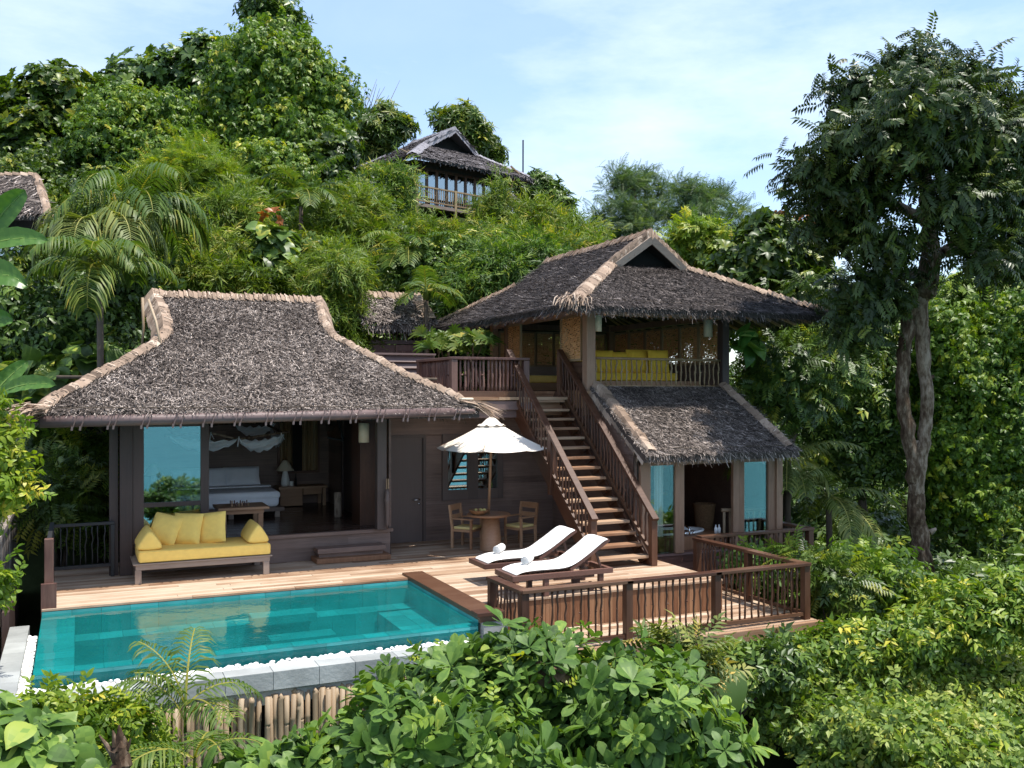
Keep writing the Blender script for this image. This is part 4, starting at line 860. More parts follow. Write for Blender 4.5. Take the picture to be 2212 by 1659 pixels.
def woven(par, a, b, z0, z1, th_=.02, mat='woven_cane', slots=0, lean=0.):
    """woven panel between two plan points, built of interlaced strips; slots leaves gaps that let light through"""
    a, b = V3((*a, 0)), V3((*b, 0)); d = (b - a); L = d.length; d.normalize(); n = Vector((d.y, -d.x, 0)); m = MB()
    k = max(2, int(L / .05)); r = max(2, int((z1 - z0) / .022))
    for j in range(r):
        za, zb = z0 + (z1 - z0) * j / r, z0 + (z1 - z0) * (j + .94) / r
        sh = lambda z: n * (lean * (z - z0))
        i = 0
        while i < k:
            run = random.choice((2, 3, 3, 4)); e = min(k, i + run)
            if slots and j % 7 in (3, 4) and random.random() < slots: i = e; continue
            o = n * (th_ * (.5 if (i // 3 + j) % 2 else -.5) + random.gauss(0, .003))
            p, q = a + d * (L * i / k), a + d * (L * (e - .04) / k)
            m.quad(*[tuple(x) for x in (p + o + sh(za) + Vector((0, 0, za)), q + o + sh(za) + Vector((0, 0, za)), q + o + sh(zb) + Vector((0, 0, zb)), p + o + sh(zb) + Vector((0, 0, zb)))]); i = e
    pn = m.build('woven_panel', mat, par)
    m = MB(); w = .03
    for p in (a, b): m.beam(p + Vector((0, 0, z0)), p + n * (lean * (z1 - z0)) + Vector((0, 0, z1)), w * 1.6, w * 1.6, (d.x, d.y, 0))
    m.beam(a + Vector((0, 0, z0)), b + Vector((0, 0, z0)), w, w * 1.5); m.beam(a + n * (lean * (z1 - z0)) + Vector((0, 0, z1)), b + n * (lean * (z1 - z0)) + Vector((0, 0, z1)), w, w * 1.5); m.build('panel_frame', 'bamboo_gold', pn)
    return pn
woven(pav, (PL + .0, 18.05), (PL + .0, 17.15), 3.75, 4.66); woven(pav, (PL, 20.85), (PL, 20.1), 3.2, 4.66)
m = MB(); siding_y(m, PL + .05, 17.1, 18.05, 3.12, 3.72, .12); m.build('low_wall', 'red_wood_length', pav)
nx = 6
for i in range(nx):
    x0 = PL + .2 + (PR - PL - .4) * i / nx; x1 = PL + .2 + (PR - PL - .4) * (i + .95) / nx
    woven(pav, (x0, PB - .1), (x1, PB - .1), 3.75, 4.6, slots=.12, mat='woven_cane')
for i in range(6):
    y0 = PF + .25 + (PB - PF - .5) * i / 6; y1 = PF + .25 + (PB - PF - .5) * (i + .93) / 6
    woven(pav, (PR - .05, y0), (PR - .05, y1), 3.72, 4.6, slots=.15, mat='woven_cane')
for i in range(3):
    y0 = 21.0 + .3 * i
m = MB(); siding_x(m, PL, PR, PB - .02, 3.1, 3.75, .12); siding_y(m, PR - .02, PF + .2, PB, 3.1, 3.72, .12); m.build('low_wall', 'dark_siding', pav)
br = MB(); br.tube([(PL + .15, PF + .06, 3.78), (PR - .12, PF + .06, 3.77)], .03, 8); br.tube([(PL + .15, PF + .06, 3.2), (PR - .12, PF + .06, 3.2)], .025, 8); bro = br.build('bamboo_rail', 'bamboo_gold', pav, smooth=True)
n = 26
for i in range(n):
    x = PL + .22 + (PR - PL - .42) * i / (n - 1); o = bpy.data.objects.new('baluster', stick_mesh(.56, .017, 'bamboo_gold', i % 5, .008)); COL.objects.link(o); o.parent = bro; o.location = Vector((x, PF + .06, 3.21)) - worg(bro)
# lounge furniture upstairs
so = thing('lounge_sofa', 'built-in lounge bench with long yellow mattress in the upper pavilion', 'sofa', (11.3, 18.9, FZ))
MB().box(9.75, 12.75, 17.6, 18.6, FZ, 3.32).build('base', 'teak', so, bevel=.006)
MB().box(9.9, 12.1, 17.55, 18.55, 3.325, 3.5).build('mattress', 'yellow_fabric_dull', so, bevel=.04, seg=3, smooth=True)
k = 0
for i, (x, y, z, s, an) in enumerate(((10.0, 17.95, 3.72, .5, .3), (10.45, 18.0, 3.74, .52, .25), (10.9, 18.05, 3.73, .5, .3), (11.35, 18.0, 3.75, .56, .2), (11.72, 17.75, 3.74, .54, .15))):
    m = MB(); pillow(m, (x, y, z), s, s, .2, rot_from((1, -.15 * (i % 2), 0), (0, an, .95)))
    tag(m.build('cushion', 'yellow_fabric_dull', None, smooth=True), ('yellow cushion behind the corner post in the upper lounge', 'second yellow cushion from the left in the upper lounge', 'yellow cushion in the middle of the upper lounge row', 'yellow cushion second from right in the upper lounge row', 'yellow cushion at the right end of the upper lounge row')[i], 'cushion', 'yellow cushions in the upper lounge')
b2 = thing('window_seat', 'wooden bench with a yellow seat pad at the top of the stairs', 'bench', (10.0, 20.6, FZ))
MB().box(9.7, 11.6, 20.6, 21.7, FZ + .02, 3.3).build('base', 'teak', b2); MB().box(9.7, 11.6, 20.55, 21.6, 3.305, 3.48).build('seat_pad', 'yellow_fabric', b2, bevel=.04, seg=3, smooth=True); MB().box(9.7, 11.6, 21.62, 21.72, 3.3, 3.72).build('backrest', 'grey_teak', b2)
for i, (x, y, z, lab) in enumerate(((9.75, 17.05, 4.55, 'cream cylinder lantern beside the front corner post upstairs'), (10.75, 20.4, 4.45, 'cream cylinder lantern hanging deep inside the upper lounge'), (12.72, 17.3, 4.52, 'cream cylinder lantern at the right end of the upper lounge'))):
    tag(MB().lathe((x, y, z - .22), [(.1, 0), (.1, .4), (.09, .402)], 18).build('lantern', 'shade_fabric', None, smooth=True), lab, 'lantern', 'cream lanterns of the upper lounge')
# lower roof over the bathroom
th = MB(); f = [(PL - .02, 14.74, 1.93), (13.02, 14.74, 1.93), (PR + .05, 16.86, 3.2), (PL + .03, 16.86, 3.2)]; slab(th, f, .14); strips(th, f, 17000, L=(.06, .2), Wd=(.006, .014), spread=.45, tmean=.58, tsd=.25, lift=.035); fringe(th, f[0], f[1], (0, -1, -.7), 900, (.06, .18), (.006, .016), tm=.6); fringe(th, f[1], f[2], (1, 0, -.4), 250)
lr = th.build('lower_roof', 'thatch', pav)
hipcap('verge_cap', [(PL + .12, 16.84, 3.23), (PL + .1, 14.84, 2.02)], (1, 0, 0), (-.5, 0, -.85), .2, .26, .17, parent=lr); hipcap('verge_cap', [(PR - .1, 16.84, 3.23), (12.92, 14.84, 2.02)], (-1, 0, 0), (.5, 0, -.85), .17, .2, .17, parent=lr)
m = MB(); m.tube([(PL + .2 + .25 * i, 14.86 + random.gauss(0, .01), 2.03 + random.gauss(0, .006)) for i in range(14)], .009, 5); m.build('eave_wire', 'dark_bark', lr)
m = MB(); planks(m, PL + .1, 12.9, 15.2, 17.6, .0, .12, .08); m.box(PL + .1, 12.88, 15.25, 21.8, -.6, -.09, .3); siding_x(m, PL + .1, 12.9, 15.2, -.6, -.0, .14); m.build('bathroom_floor', 'dark_teak', pav)
m = MB(); siding_y(m, PL + .07, 15.25, 18.6, -.5, 2.05, .16); m.box(PL + .08, PL + .14, 15.25, 21.8, -.5, 2.05, .2); m.add([(PL + .07, 15.25, 2.05), (PL + .07, 16.9, 2.95), (PL + .07, 21.8, 2.95), (PL + .07, 21.8, 2.05)], [(0, 1, 2, 3)], .4); m.build('side_wall', 'dark_siding_side', pav)
m = MB(); siding_x(m, PL + .1, 12.9, 19.0, 0, 2.75, .16); m.box(12.84, 12.9, 16.4, 21.8, -.5, 2.75, .2); siding_x(m, PL + .1, 12.9, 21.8, -.5, 2.75, .16, face=1); m.build('back_wall', 'dark_siding', pav)
fm = MB()
for b in ((9.62, 9.84), (10.4, 10.6), (11.76, 11.9), (11.9, 12.03), (12.63, 12.8)): fm.box(b[0], b[1], 15.17, 15.25, .0, 1.95)
fm.box(12.8, 12.95, 15.12, 15.27, -.5, 2.0); fm.box(9.62, 12.8, 15.18, 15.26, 1.69, 1.99); fmo = fm.build('window_frame', 'post_wood', pav, bevel=.005)
for a, b in ((9.84, 10.4), (12.03, 12.63)): MB().box(a, b, 15.21, 15.22, .02, 1.69).build('glass_pane', 'bath_glass', fmo)
m = MB(); m.box(12.895, 12.905, 15.3, 16.4, .2, 1.9); m.build('glass_pane', 'bath_glass', fmo)
m = MB(); m.box(10.4, 10.46, 15.55, 15.6, -.1, .28); m.box(9.7, 11.8, 15.42, 16.6, .0, .26, .35); m.build('bath_platform', 'riser_wood', pav)
tub = thing('bathtub', 'white oval bathtub sunk in a wooden platform behind the glass', 'bathtub', (10.7, 16.0, .26))
m = MB(); n = 32; prof = [(1.0, .0), (1.03, .02), (1.0, .045), (.92, .04), (.86, -.0), (.7, -.2), (.05, -.22)]; G = [(10.75 + .85 * r * math.cos(6.2832 * i / n), 16.0 + .42 * r * math.sin(6.2832 * i / n), .27 + z) for r, z in prof for i in range(n)]
m.add(G, [(j * n + i, j * n + (i + 1) % n, (j + 1) * n + (i + 1) % n, (j + 1) * n + i) for j in range(6) for i in range(n)] + [tuple(range(6 * n, 7 * n))], .5); m.build('basin', 'ceramic', tub, smooth=True)
m = MB()
m.tube([(10.95, 15.5, .28), (10.95, 15.5, .4), (10.95, 15.62, .43)], .018, 8)
for x in (10.85, 11.05): m.lathe((x, 15.5, .27), [(.03, 0), (.025, .05), (.012, .07)], 8)
m.build('tap', 'chrome', tub, smooth=True)
for i, x in enumerate((11.62, 11.7)): tag(MB().lathe((x, 15.55, .26), [(.035, 0), (.035, .1), (.012, .13), (.012, .17)], 10).build('lotion_bottle', 'ceramic', None, smooth=True), 'small white lotion bottle on the bathtub edge', 'bottle', 'lotion bottles by the bathtub')
tag(MB().lathe((12.1, 16.6, .0), [(.15, 0), (.17, .1), (.24, .7), (.25, .72), (.23, .7), (.2, .5)], 20).build('laundry_basket', 'wicker', None, smooth=True), 'tall tapered wicker basket standing in the bathroom', 'basket')
MB().box(11.5, 12.4, 18.4, 18.9, .7, .78).build('vanity', 'teak', pav)
m = MB(); m.box(11.55, 12.3, 18.85, 18.88, 1.0, 1.9, .5); m.build('bathroom_mirror', 'window_glass', pav)
b3 = thing('bamboo_balustrade', 'pale bamboo balustrade inside the bathroom beside the right window', 'balustrade', (12.3, 15.5, 0))
MB().tube([(11.72, 15.5, .72), (12.82, 15.42, .68)], .04, 8).build('rail', 'bamboo_pole', b3, smooth=True)
for i in range(8): MB().tube([(11.78 + .14 * i, 15.49 - .01 * i, .0), (11.78 + .14 * i, 15.49 - .01 * i, .69)], .03, 8).build('baluster', 'bamboo_pole', b3, smooth=True)
m = MB(); P = [(10.08 + .22 * i / 12, 15.42 + .025 * math.sin(i * 1.7)) for i in range(13)]
for p, q in zip(P, P[1:]): m.quad((p[0], p[1], .3), (q[0], q[1], .3), (q[0], q[1], 1.9), (p[0], p[1], 1.9), .5)
m.build('curtain', 'bed_linen', fmo, smooth=True)
m = MB(); m.box(9.7, 10.4, 16.9, 16.98, .0, 2.2); m.box(9.72, 10.6, 16.3, 16.88, .27, .7); m.build('partition', 'teak', pav)
m = MB(); m.lathe((9.95, 15.6, 1.45), [(.03, 0), (.05, .04), (.05, .16)], 10); 
wl = m.build('wall_lamp', None, None, smooth=True) if False else None
em = bpy.data.materials.new('lamp_glow'); em.use_nodes = True; eb = em.node_tree.nodes['Principled BSDF']; eb.inputs['Base Color'].default_value = (.9, .45, .12, 1); eb.inputs['Emission Color'].default_value = (1, .38, .06, 1); eb.inputs['Emission Strength'].default_value = 1.6; MATS['lamp_glow'] = em
tag(m.build('wall_lamp', 'lamp_glow', None, smooth=True), 'small glowing orange wall lamp behind the left bathroom window', 'lamp')
tag(MB().lathe((11.45, 18.7, 1.45), [(.03, 0), (.05, .04), (.05, .22)], 10).build('wall_lamp', 'lamp_glow', None, smooth=True), 'small glowing orange lamp deep inside the bathroom doorway', 'lamp')

# ------------------------------------------------------------------ railings of the decks
railing('deck_railing', 'dark brown stick railing around the lower front deck', [(5.52, 12.72, -.5), (5.55, 11.7, -.5), (7.2, 11.7, -.5), (8.75, 11.7, -.5), (10.47, 11.7, -.5), (10.47, 13.1, -.5), (10.42, 14.5, -.5)], .89, .056, 'red_wood', 'red_wood_length', .125, .09, r=.016)
railing('balcony_railing', 'dark railing along the small balcony of the bathroom', [(10.5, 14.48, -.45), (13.06, 14.48, -.45), (13.06, 15.5, -.45)], .88, .06, 'red_wood', 'red_wood_length', .12, .09, r=.017, posts=(1,))
lf = railing('side_railing', 'black railing left of the bedroom with a red end post', [(-.36, 17.2, 0), (.55, 17.25, 0)], .92, .03, 'black_metal', 'black_metal', .1, .2, r=.012, rail=(.0, .05))
MB().box(-.42, -.3, 15.12, 15.25, 0, .98).build('post', 'violet_wood', lf, bevel=.008); MB().box(-.46, -.26, 15.05, 15.12, -.25, .35).build('post_foot', 'violet_wood', lf); MB().beam((-.36, 15.26, .94), (-.36, 17.16, .94), .06, .05).build('rail', 'black_metal', lf)
balusters(lf, (-.36, 15.3, .02), (-.36, 17.1, .02), 14, .9, .012, 'black_metal')
gf = thing('plank_fence', 'weathered grey fence of upright boards at the left edge of the pool', 'fence', (-1.05, 17, -1.5))
y = 12.6
while y < 21:
    w = random.uniform(.1, .16); MB().box(-1.09 + random.gauss(0, .012), -1.06 + random.gauss(0, .006), y, y + w - .012, -2.2, 1.25 + random.uniform(-.04, .04)).build('board', 'grey_plank', gf); y += w
MB().box(-1.06, -1.0, 12.6, 21, .9, .98).build('rail', 'grey_plank', gf)
MB().box(-.95, -.86, 15.02, 17.4, -.6, .0).build('side_board', 'dark_frame', d)

# ------------------------------------------------------------------ hilltop villa and the roof at the left edge
hv = thing('hilltop_villa', 'thatched hilltop villa with a row of tall windows above the bamboo', 'villa', (14.13, 41.93, 11.9), None, R(17))
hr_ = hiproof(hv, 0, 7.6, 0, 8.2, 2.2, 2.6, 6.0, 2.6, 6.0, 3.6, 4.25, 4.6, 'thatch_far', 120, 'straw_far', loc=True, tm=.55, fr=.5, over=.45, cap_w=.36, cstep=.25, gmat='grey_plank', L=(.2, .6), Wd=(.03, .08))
A = dict(parent=hv, local=True)
m = MB(); m.box(1.0, 6.7, 1.2, 7.2, 0, 2.35, .2); m.build('wall', 'dark_frame', **A)
wf = MB(); 
for i in range(10): x = 1.1 + 5.4 * i / 9; wf.box(x - .07, x + .07, 1.1, 1.19, .1, 1.9)
wf.box(1.03, 6.57, 1.08, 1.19, 1.9, 2.02); wfo = wf.build('window_frame', 'red_wood', **A)
for i in range(9):
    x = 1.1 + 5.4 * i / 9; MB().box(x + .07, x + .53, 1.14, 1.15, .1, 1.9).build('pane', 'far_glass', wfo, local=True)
m = MB(); planks(m, .3, 7.4, .0, 1.2, 0.0, .14, .15); m.build('balcony_floor', 'grey_teak', **A)
m = MB(); m.beam((.3, .05, .8), (7.4, .05, .8), .09, .07); m.beam((.3, .05, .12), (7.4, .05, .12), .06, .06)
for x in (.3, 2.6, 5.0, 7.4): m.box(x - .06, x + .06, -.01, .11, -.6, .85)
m.build('balcony_rail', 'bamboo_gold', **A)
for i in range(52): 
    o = bpy.data.objects.new('baluster', stick_mesh(.68, .022, 'bamboo_gold', i % 5)); COL.objects.link(o); o.parent = hv; o.location = (.4 + 6.9 * i / 51, .05, .12)
m = MB()
for x in np.arange(.3, 7.5, .45): m.beam((x, .02, 2.1), (x, 1.4, 2.75), .07, .07)
for y in np.arange(.3, 6, .45): m.beam((7.5, y, 2.1), (6.4, y, 2.7), .07, .07)
m.build('rafters', 'bamboo_gold', **A)
ax = thing('roof_annex', 'low thatched annex roof just right of the hilltop villa', 'annex', (21.2, 45, 11.0), None, R(17))
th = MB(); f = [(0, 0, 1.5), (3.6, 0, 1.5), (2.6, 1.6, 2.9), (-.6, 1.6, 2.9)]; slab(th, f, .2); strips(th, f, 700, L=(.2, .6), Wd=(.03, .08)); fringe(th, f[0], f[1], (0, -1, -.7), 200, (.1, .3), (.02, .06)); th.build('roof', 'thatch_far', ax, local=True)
MB().box(.2, 3.0, .6, 2.5, -1, 1.5).build('wall', 'dark_frame', ax, local=True)
m = MB(); m.beam((0, -.6, .7), (2.6, -.6, .7), .08, .07)
for i in range(14): m.beam((.1 + .18 * i, -.6, -.1), (.1 + .18 * i, -.6, .7), .04, .04, (0, 1, 0))
m.build('balcony_rail', 'bamboo_gold', ax, local=True)
MB().tube([(21.6, 44, 11.5), (21.62, 44, 16.8)], .03, 6)
tag(MB().tube([(26.0, 55, 10), (26.02, 55, 19.2)], .05, 6).build('mast', 'black_metal'), 'thin dark mast rising against the sky right of the hilltop villa', 'mast')
lv = thing('neighbour_villa', 'neighbouring villa with a mossy thatched roof cut by the left frame edge', 'villa', (-1.5, 29, 7))
th = MB(); y0 = 28.2
e0, e1 = W(-160, 460, 28), W(105, 462, 28); t0, t1 = W(-160, 376, 30), W(78, 378, 30)
f = [tuple(e0), tuple(e1), tuple(t1), tuple(t0)]; slab(th, f, .2); strips(th, f, 1900, L=(.2, .5), Wd=(.02, .05), tmean=.42); fringe(th, e0, e1, (0, -1, -.7), 250, (.1, .2), (.02, .05))
rr = th.build('roof', 'thatch', lv)
hipcap('verge_cap', [t1, e1], (-1, 0, 0), (.8, 0, -.6), .12, .2, .25, 'straw', rr); hipcap('ridge_cap', [t0, t1], (0, -1, -.5), (0, 1, -.5), .12, .12, .25, 'straw', rr)
c = (e0 + e1) / 2
m = MB(); m.box(e0[0] + .3, e1[0] - .3, c[1] + .9, c[1] + 3.5, 5.5, c[2] + .3, .2); m.build('wall', 'dark_frame', lv)
m = MB(); m.box(e0[0] + .6, e1[0] - .75, c[1] + .86, c[1] + .9, 6.3, c[2] - .35); wo = m.build('window', 'far_glass', lv)
MB().box(e1[0] - 1.25, e1[0] - 1.12, c[1] + .82, c[1] + .88, 6.3, c[2] - .1).build('mullion', 'dark_frame', lv)
# ------------------------------------------------------------------ ground, sea
def sstep(a, b, x): t = np.clip((x - a) / (b - a), 0, 1); return t * t * (3 - 2 * t)
PLf = np.array([(-400, -40), (-60, -27), (-20, -15), (0, -7), (4, -4.8), (8, -3.3), (11, -2.4), (15, -1.4), (22.2, -.9), (23.1, 2.2), (26, 3.2), (30, 4.8), (36, 7.8), (42, 11.2), (48, 12.6), (60, 12), (90, 6), (200, -10), (500, -30)], float)
PRf = np.array([(-400, -40), (-60, -27), (-20, -14), (0, -5.5), (4, -3.4), (8, -2.1), (11, -2.0), (15, -1.8), (20, -1.0), (26, .6), (34, 2.4), (45, 3.4), (60, 3), (100, -2), (200, -12), (500, -30)], float)
def ground_z(x, y):
    x = np.asarray(x, float); y = np.asarray(y, float)
    zl = np.interp(y, PLf[:, 0], PLf[:, 1]); zr = np.interp(y, PRf[:, 0], PRf[:, 1])
    xc = 12.0 + np.maximum(0, y - 23) * .66 - 4 * sstep(14, 9, y)
    w = sstep(-3.2, 3.2, x - xc)
    return zl * (1 - w) + zr * w + .12 * np.sin(x * 1.3 + y * .7) * np.cos(y * .9 - x * .4)
gx = np.concatenate([np.arange(-400, -30, 30), np.arange(-30, 50, 1.), np.arange(50, 430, 30)]); gy = np.concatenate([np.arange(-400, -20, 25), np.arange(-20, 64, .5), np.arange(64, 500, 30)])
GX, GY_ = np.meshgrid(gx, gy); GZ = ground_z(GX, GY_); nx_, ny_ = len(gx), len(gy)
idx = (np.arange(ny_ - 1)[:, None] * nx_ + np.arange(nx_ - 1)[None]).ravel()
me = np_mesh('ground', np.stack([GX.ravel(), GY_.ravel(), GZ.ravel()], 1), np.stack([idx, idx + 1, idx + 1 + nx_, idx + nx_], 1), smooth=True)
structure(link('ground', me, None, 'soil'))
structure(MB().quad((-6000, -6000, -24), (6000, -6000, -24), (6000, 6000, -24), (-6000, 6000, -24)).build('sea', 'sea_water'))

# ------------------------------------------------------------------ leaves
def T(v, q): return np.array(v, float), np.array(q, int)
def leaf5(w=.42, fold=.08, droop=.12): return T([(0, 0, 0), (-w / 2, .42, fold), (w / 2, .42, fold), (0, 1, -droop), (0, .45, 0)], [(0, 4, 3, 1), (0, 2, 3, 4)])
def leaf7(w=.5, fold=.07, droop=.15): return T([(0, 0, 0), (-w * .36, .3, fold * .7), (-w / 2, .65, fold), (0, 1, -droop), (w / 2, .65, fold), (w * .36, .3, fold * .7), (0, .33, 0), (0, .68, -droop * .35)], [(0, 5, 6, 1), (1, 6, 7, 2), (6, 5, 4, 7), (2, 7, 4, 3)])
def blade(w=.13, droop=.1): return T([(0, 0, 0), (-w / 2, .4, 0), (0, 1, -droop), (w / 2, .4, 0)], [(0, 3, 2, 1)])
def joinT(parts):
    V, Q, k = [], [], 0
    for v, q in parts: V.append(v); Q.append(q + k); k += len(v)
    return np.concatenate(V), np.concatenate(Q)
def place(t, p, y, z, s):
    y = np.array(y, float); y /= np.linalg.norm(y); x = np.cross(y, z); x /= np.linalg.norm(x); zz = np.cross(x, y)
    return np.array(p) + s * (t[0][:, :1] * x + t[0][:, 1:2] * y + t[0][:, 2:] * zz), t[1]
rg = np.random.default_rng(5)
def sprig(n=5, w=.42, ln=(.35, .5), droop=.25):
    P = []
    for i in range(n):
        a = i * 2.4 + rg.uniform(-.3, .3); r = .12 + .5 * i / n
        P.append(place(leaf5(w, .07, rg.uniform(.05, .25)), (0, r * .8, 0), (math.cos(a), .55 + rg.uniform(-.2, .3), math.sin(a) * .45 - droop), (0, .15, 1), rg.uniform(*ln)))
    return joinT(P)
def rosette(n=7, w=.5, ln=.5, tilt=.35):
    P = []
    for i in range(n):
        a = 6.2832 * i / n + rg.uniform(-.25, .25); e = tilt + rg.uniform(-.25, .3)
        P.append(place(leaf7(w, .09, .2) if w > .3 else leaf5(w, .09, .15), (0, 0, 0), (math.cos(a), e, math.sin(a)), (-math.cos(a) * e, 1, -math.sin(a) * e), ln * rg.uniform(.75, 1.1)))
    return joinT(P)
def bamboo_spray(n=11, w=.13, droop=.35):
    P = []
    for i in range(n):
        f = i / n; a = rg.uniform(-1.1, 1.1); P.append(place(blade(w, rg.uniform(.0, .3)), (rg.uniform(-.05, .05), f * .75, -f * f * droop), (math.sin(a), math.cos(a) * .9, rg.uniform(-.7, .25)), (rg.uniform(-.4, .4), .2, 1), rg.uniform(.28, .46)))
    return joinT(P)
def compound(n=7, w=.36, droop=.65, arch=.5):
    """pinnate leaf with hanging leaflets"""
    P = []
    for i in range(n):
        f = (i + 1) / n; y = f * .8; z = -arch * f * f * .6
        for sx in (-1, 1): P.append(place(leaf5(w, .06, .25), (0, y, z), (sx * .75, .45, -droop * rg.uniform(.6, 1.2)), (sx * -.2, .3, 1), .36 * (1 - .25 * abs(f - .5)) * rg.uniform(.85, 1.1)))
    P.append(place(leaf5(w, .06, .25), (0, .8, -arch * .6), (0, 1, -droop), (0, .3, 1), .36)); return joinT(P)
def feather(n=9, w=.2):
    P = []
    for i in range(n):
        f = (i + 1) / n
        for sx in (-1, 1): P.append(place(blade(w, .1), (0, f * .9, -.25 * f * f), (sx, .4, -.25), (0, 0, 1), .3 * (1 - .5 * abs(f - .4))))
    return joinT(P)
def gridleaf(rows, fold=.16, bend=.25, tipx=0.):
    """leaf from (t, half width) rows, three columns a side, folded at the midrib and bent down"""
    V, Q = [], []
    for t, w in rows:
        z = -bend * t * t
        for k in (-1, -.55, 0, .55, 1): V.append((k * w, t, z + abs(k) * w * fold * (2 - abs(k) * 1.6)))
    for i in range(len(rows) - 1):
        for j in range(4): a = i * 5 + j; Q.append((a, a + 1, a + 6, a + 5))
    return T(V, Q)
ALM = [(0, .012), (.1, .03), (.3, .11), (.55, .19), (.75, .215), (.9, .15), (1.0, .01)]
HRT = [(-.2, .1), (-.17, .26), (-.06, .41), (.1, .49), (.3, .5), (.5, .42), (.7, .27), (.85, .13), (.95, .045), (1, .005)]
OVT = [(0, .02), (.15, .14), (.4, .23), (.65, .19), (.85, .09), (1, .005)]
def almond_rosette(n=8):
    P = []
    for i in range(n):
        a = i * 2.4 + rg.uniform(-.3, .3); e = .95 - .11 * i + rg.uniform(-.2, .2)
        P.append(place(gridleaf(ALM, rg.uniform(.1, .3), rg.uniform(.05, .35)), (0, .0 - .02 * i, 0), (math.cos(a), e, math.sin(a)), (-math.cos(a) * e, 1.2, -math.sin(a) * e), rg.uniform(.7, 1.05)))
    return joinT(P)
def ovate_spray(n=7, rows=OVT, ln=(.3, .42)):
    P = []
    for i in range(n):
        f = i / n; sx = 1 if i % 2 else -1
        P.append(place(gridleaf(rows, rg.uniform(.1, .4), rg.uniform(.1, .5)), (0, f * .8, -.1 * f), (sx * rg.uniform(.6, 1), .6, rg.uniform(-.5, .3)), (rg.uniform(-.4, .4), .1, 1), rg.uniform(*ln)))
    return joinT(P)
KIND = dict(sprig=[sprig() for _ in range(5)], vine=[sprig(6, .55, (.3, .42), .5) for _ in range(5)], rosette=[rosette() for _ in range(5)], bigros=[rosette(6, .55, .62, .45) for _ in range(5)],
            bamboo=[bamboo_spray() for _ in range(7)], bamboo_wide=[bamboo_spray(10, .17, .45) for _ in range(6)], compound=[compound() for _ in range(5)], feather=[feather() for _ in range(4)], flat=[compound(7, .3, .2, .3) for _ in range(4)],
            almond=[almond_rosette() for _ in range(7)], heart=[(gridleaf(HRT, rg.uniform(.05, .25), rg.uniform(.1, .4))) for _ in range(6)], ovate=[ovate_spray() for _ in range(6)], lance=[rosette(9, .26, .6, .25) for _ in range(5)])
def unit(a): return a / np.maximum(1e-6, np.linalg.norm(a, axis=-1, keepdims=True))
def scatter(kind, pos, yd, zd, sc, tn):
    Vs, Qs, Ts, k = [], [], [], 0
    ks = KIND[kind]; which = rg.integers(0, len(ks), len(pos))
    y = unit(yd); x = unit(np.cross(y, zd)); z = np.cross(x, y)
    for i, (tv, tq) in enumerate(ks):
        m = which == i; n = int(m.sum())
        if not n: continue
        P = pos[m][:, None] + sc[m][:, None, None] * (tv[None, :, :1] * x[m][:, None] + tv[None, :, 1:2] * y[m][:, None] + tv[None, :, 2:] * z[m][:, None])
        Vs.append(P.reshape(-1, 3)); Qs.append((tq[None] + (np.arange(n) * len(tv))[:, None, None]).reshape(-1, 4) + k); k += n * len(tv)
        nq = len(tq); Ts.append((np.repeat(tn[m], nq) + rg.normal(0, .09, n * nq)).clip(0, 1))
    return np.concatenate(Vs), np.concatenate(Qs), np.concatenate(Ts)
CAM = np.array((0, 0, H))
def clumps(lobes, n, per, rc, cull=.75):
    """points on and just inside a union of ellipsoids, gathered in clumps; returns positions, outward directions and clump tones"""
    C = np.array([l[0] for l in lobes]); Rr = np.array([l[1] for l in lobes]); wt = Rr[:, 0] * Rr[:, 2]; wt = wt / wt.sum()
    cc, dd = [], []
    while len(cc) < n:
        i = rg.choice(len(C), p=wt); d = unit(rg.normal(size=3)); 
        if d[2] < -.35 and rg.random() < .6: continue
        p = C[i] + d * Rr[i] * (1 - .5 * rg.random() ** 2.2) * (1 + .17 * float(np.clip(rg.normal(), -1.5, 1.2)))
        if rg.random() < cull and np.dot(d, unit(CAM - C[i])) < -.15: continue
        ins = [(np.sum(((p - C[j]) / Rr[j]) ** 2) < .42) for j in range(len(C)) if j != i]
        if any(ins): continue
        cc.append(p); dd.append(unit(d / Rr[i]))
    cc, dd = np.array(cc), np.array(dd)
    off = rg.normal(size=(n, per, 3)) * rc * np.array((1, 1, .7)); pos = (cc[:, None] + off).reshape(-1, 3)
    out = unit(np.repeat(dd, per, 0) * .6 + (off / rc).reshape(-1, 3) * .45 + np.array((0, 0, .35)))
    tc = np.repeat(rg.normal(.45, .2, n), per)
    return pos, out, tc
def foliage(name, kind, lobes, n, per, rc, size, mat, parent, droop=.3, cull=.75, tm=0., tsd=.12):
    pos, out, tc = clumps(lobes, n, per, rc, cull); N = len(pos)
    y = out * .55 + rg.normal(size=(N, 3)) * .55 + np.array((0, 0, -droop)); z = out + rg.normal(size=(N, 3)) * .3 + np.array((0, 0, .3))
    if kind in ('rosette', 'bigros', 'almond', 'lance'): y = out + rg.normal(size=(N, 3)) * .35 + np.array((0, 0, .3)); z = rg.normal(size=(N, 3))
    if kind == 'heart': y = out * .35 + rg.normal(size=(N, 3)) * .45 + np.array((0, -.25, -.45)); z = out * .8 + np.array((0, -.35, .8)) + rg.normal(size=(N, 3)) * .3
    V, Q, t = scatter(kind, pos, y, z, size * rg.uniform(*((.5, 1.35) if kind == 'almond' else (.7, 1.25)), N), (tc + rg.normal(tm, tsd, N)).clip(0, 1))
    og = np.array(worg(parent)) if parent else 0
    return link(name, np_mesh(name, V - og, Q, t, smooth=kind in ('almond', 'heart', 'ovate')), parent, mat)
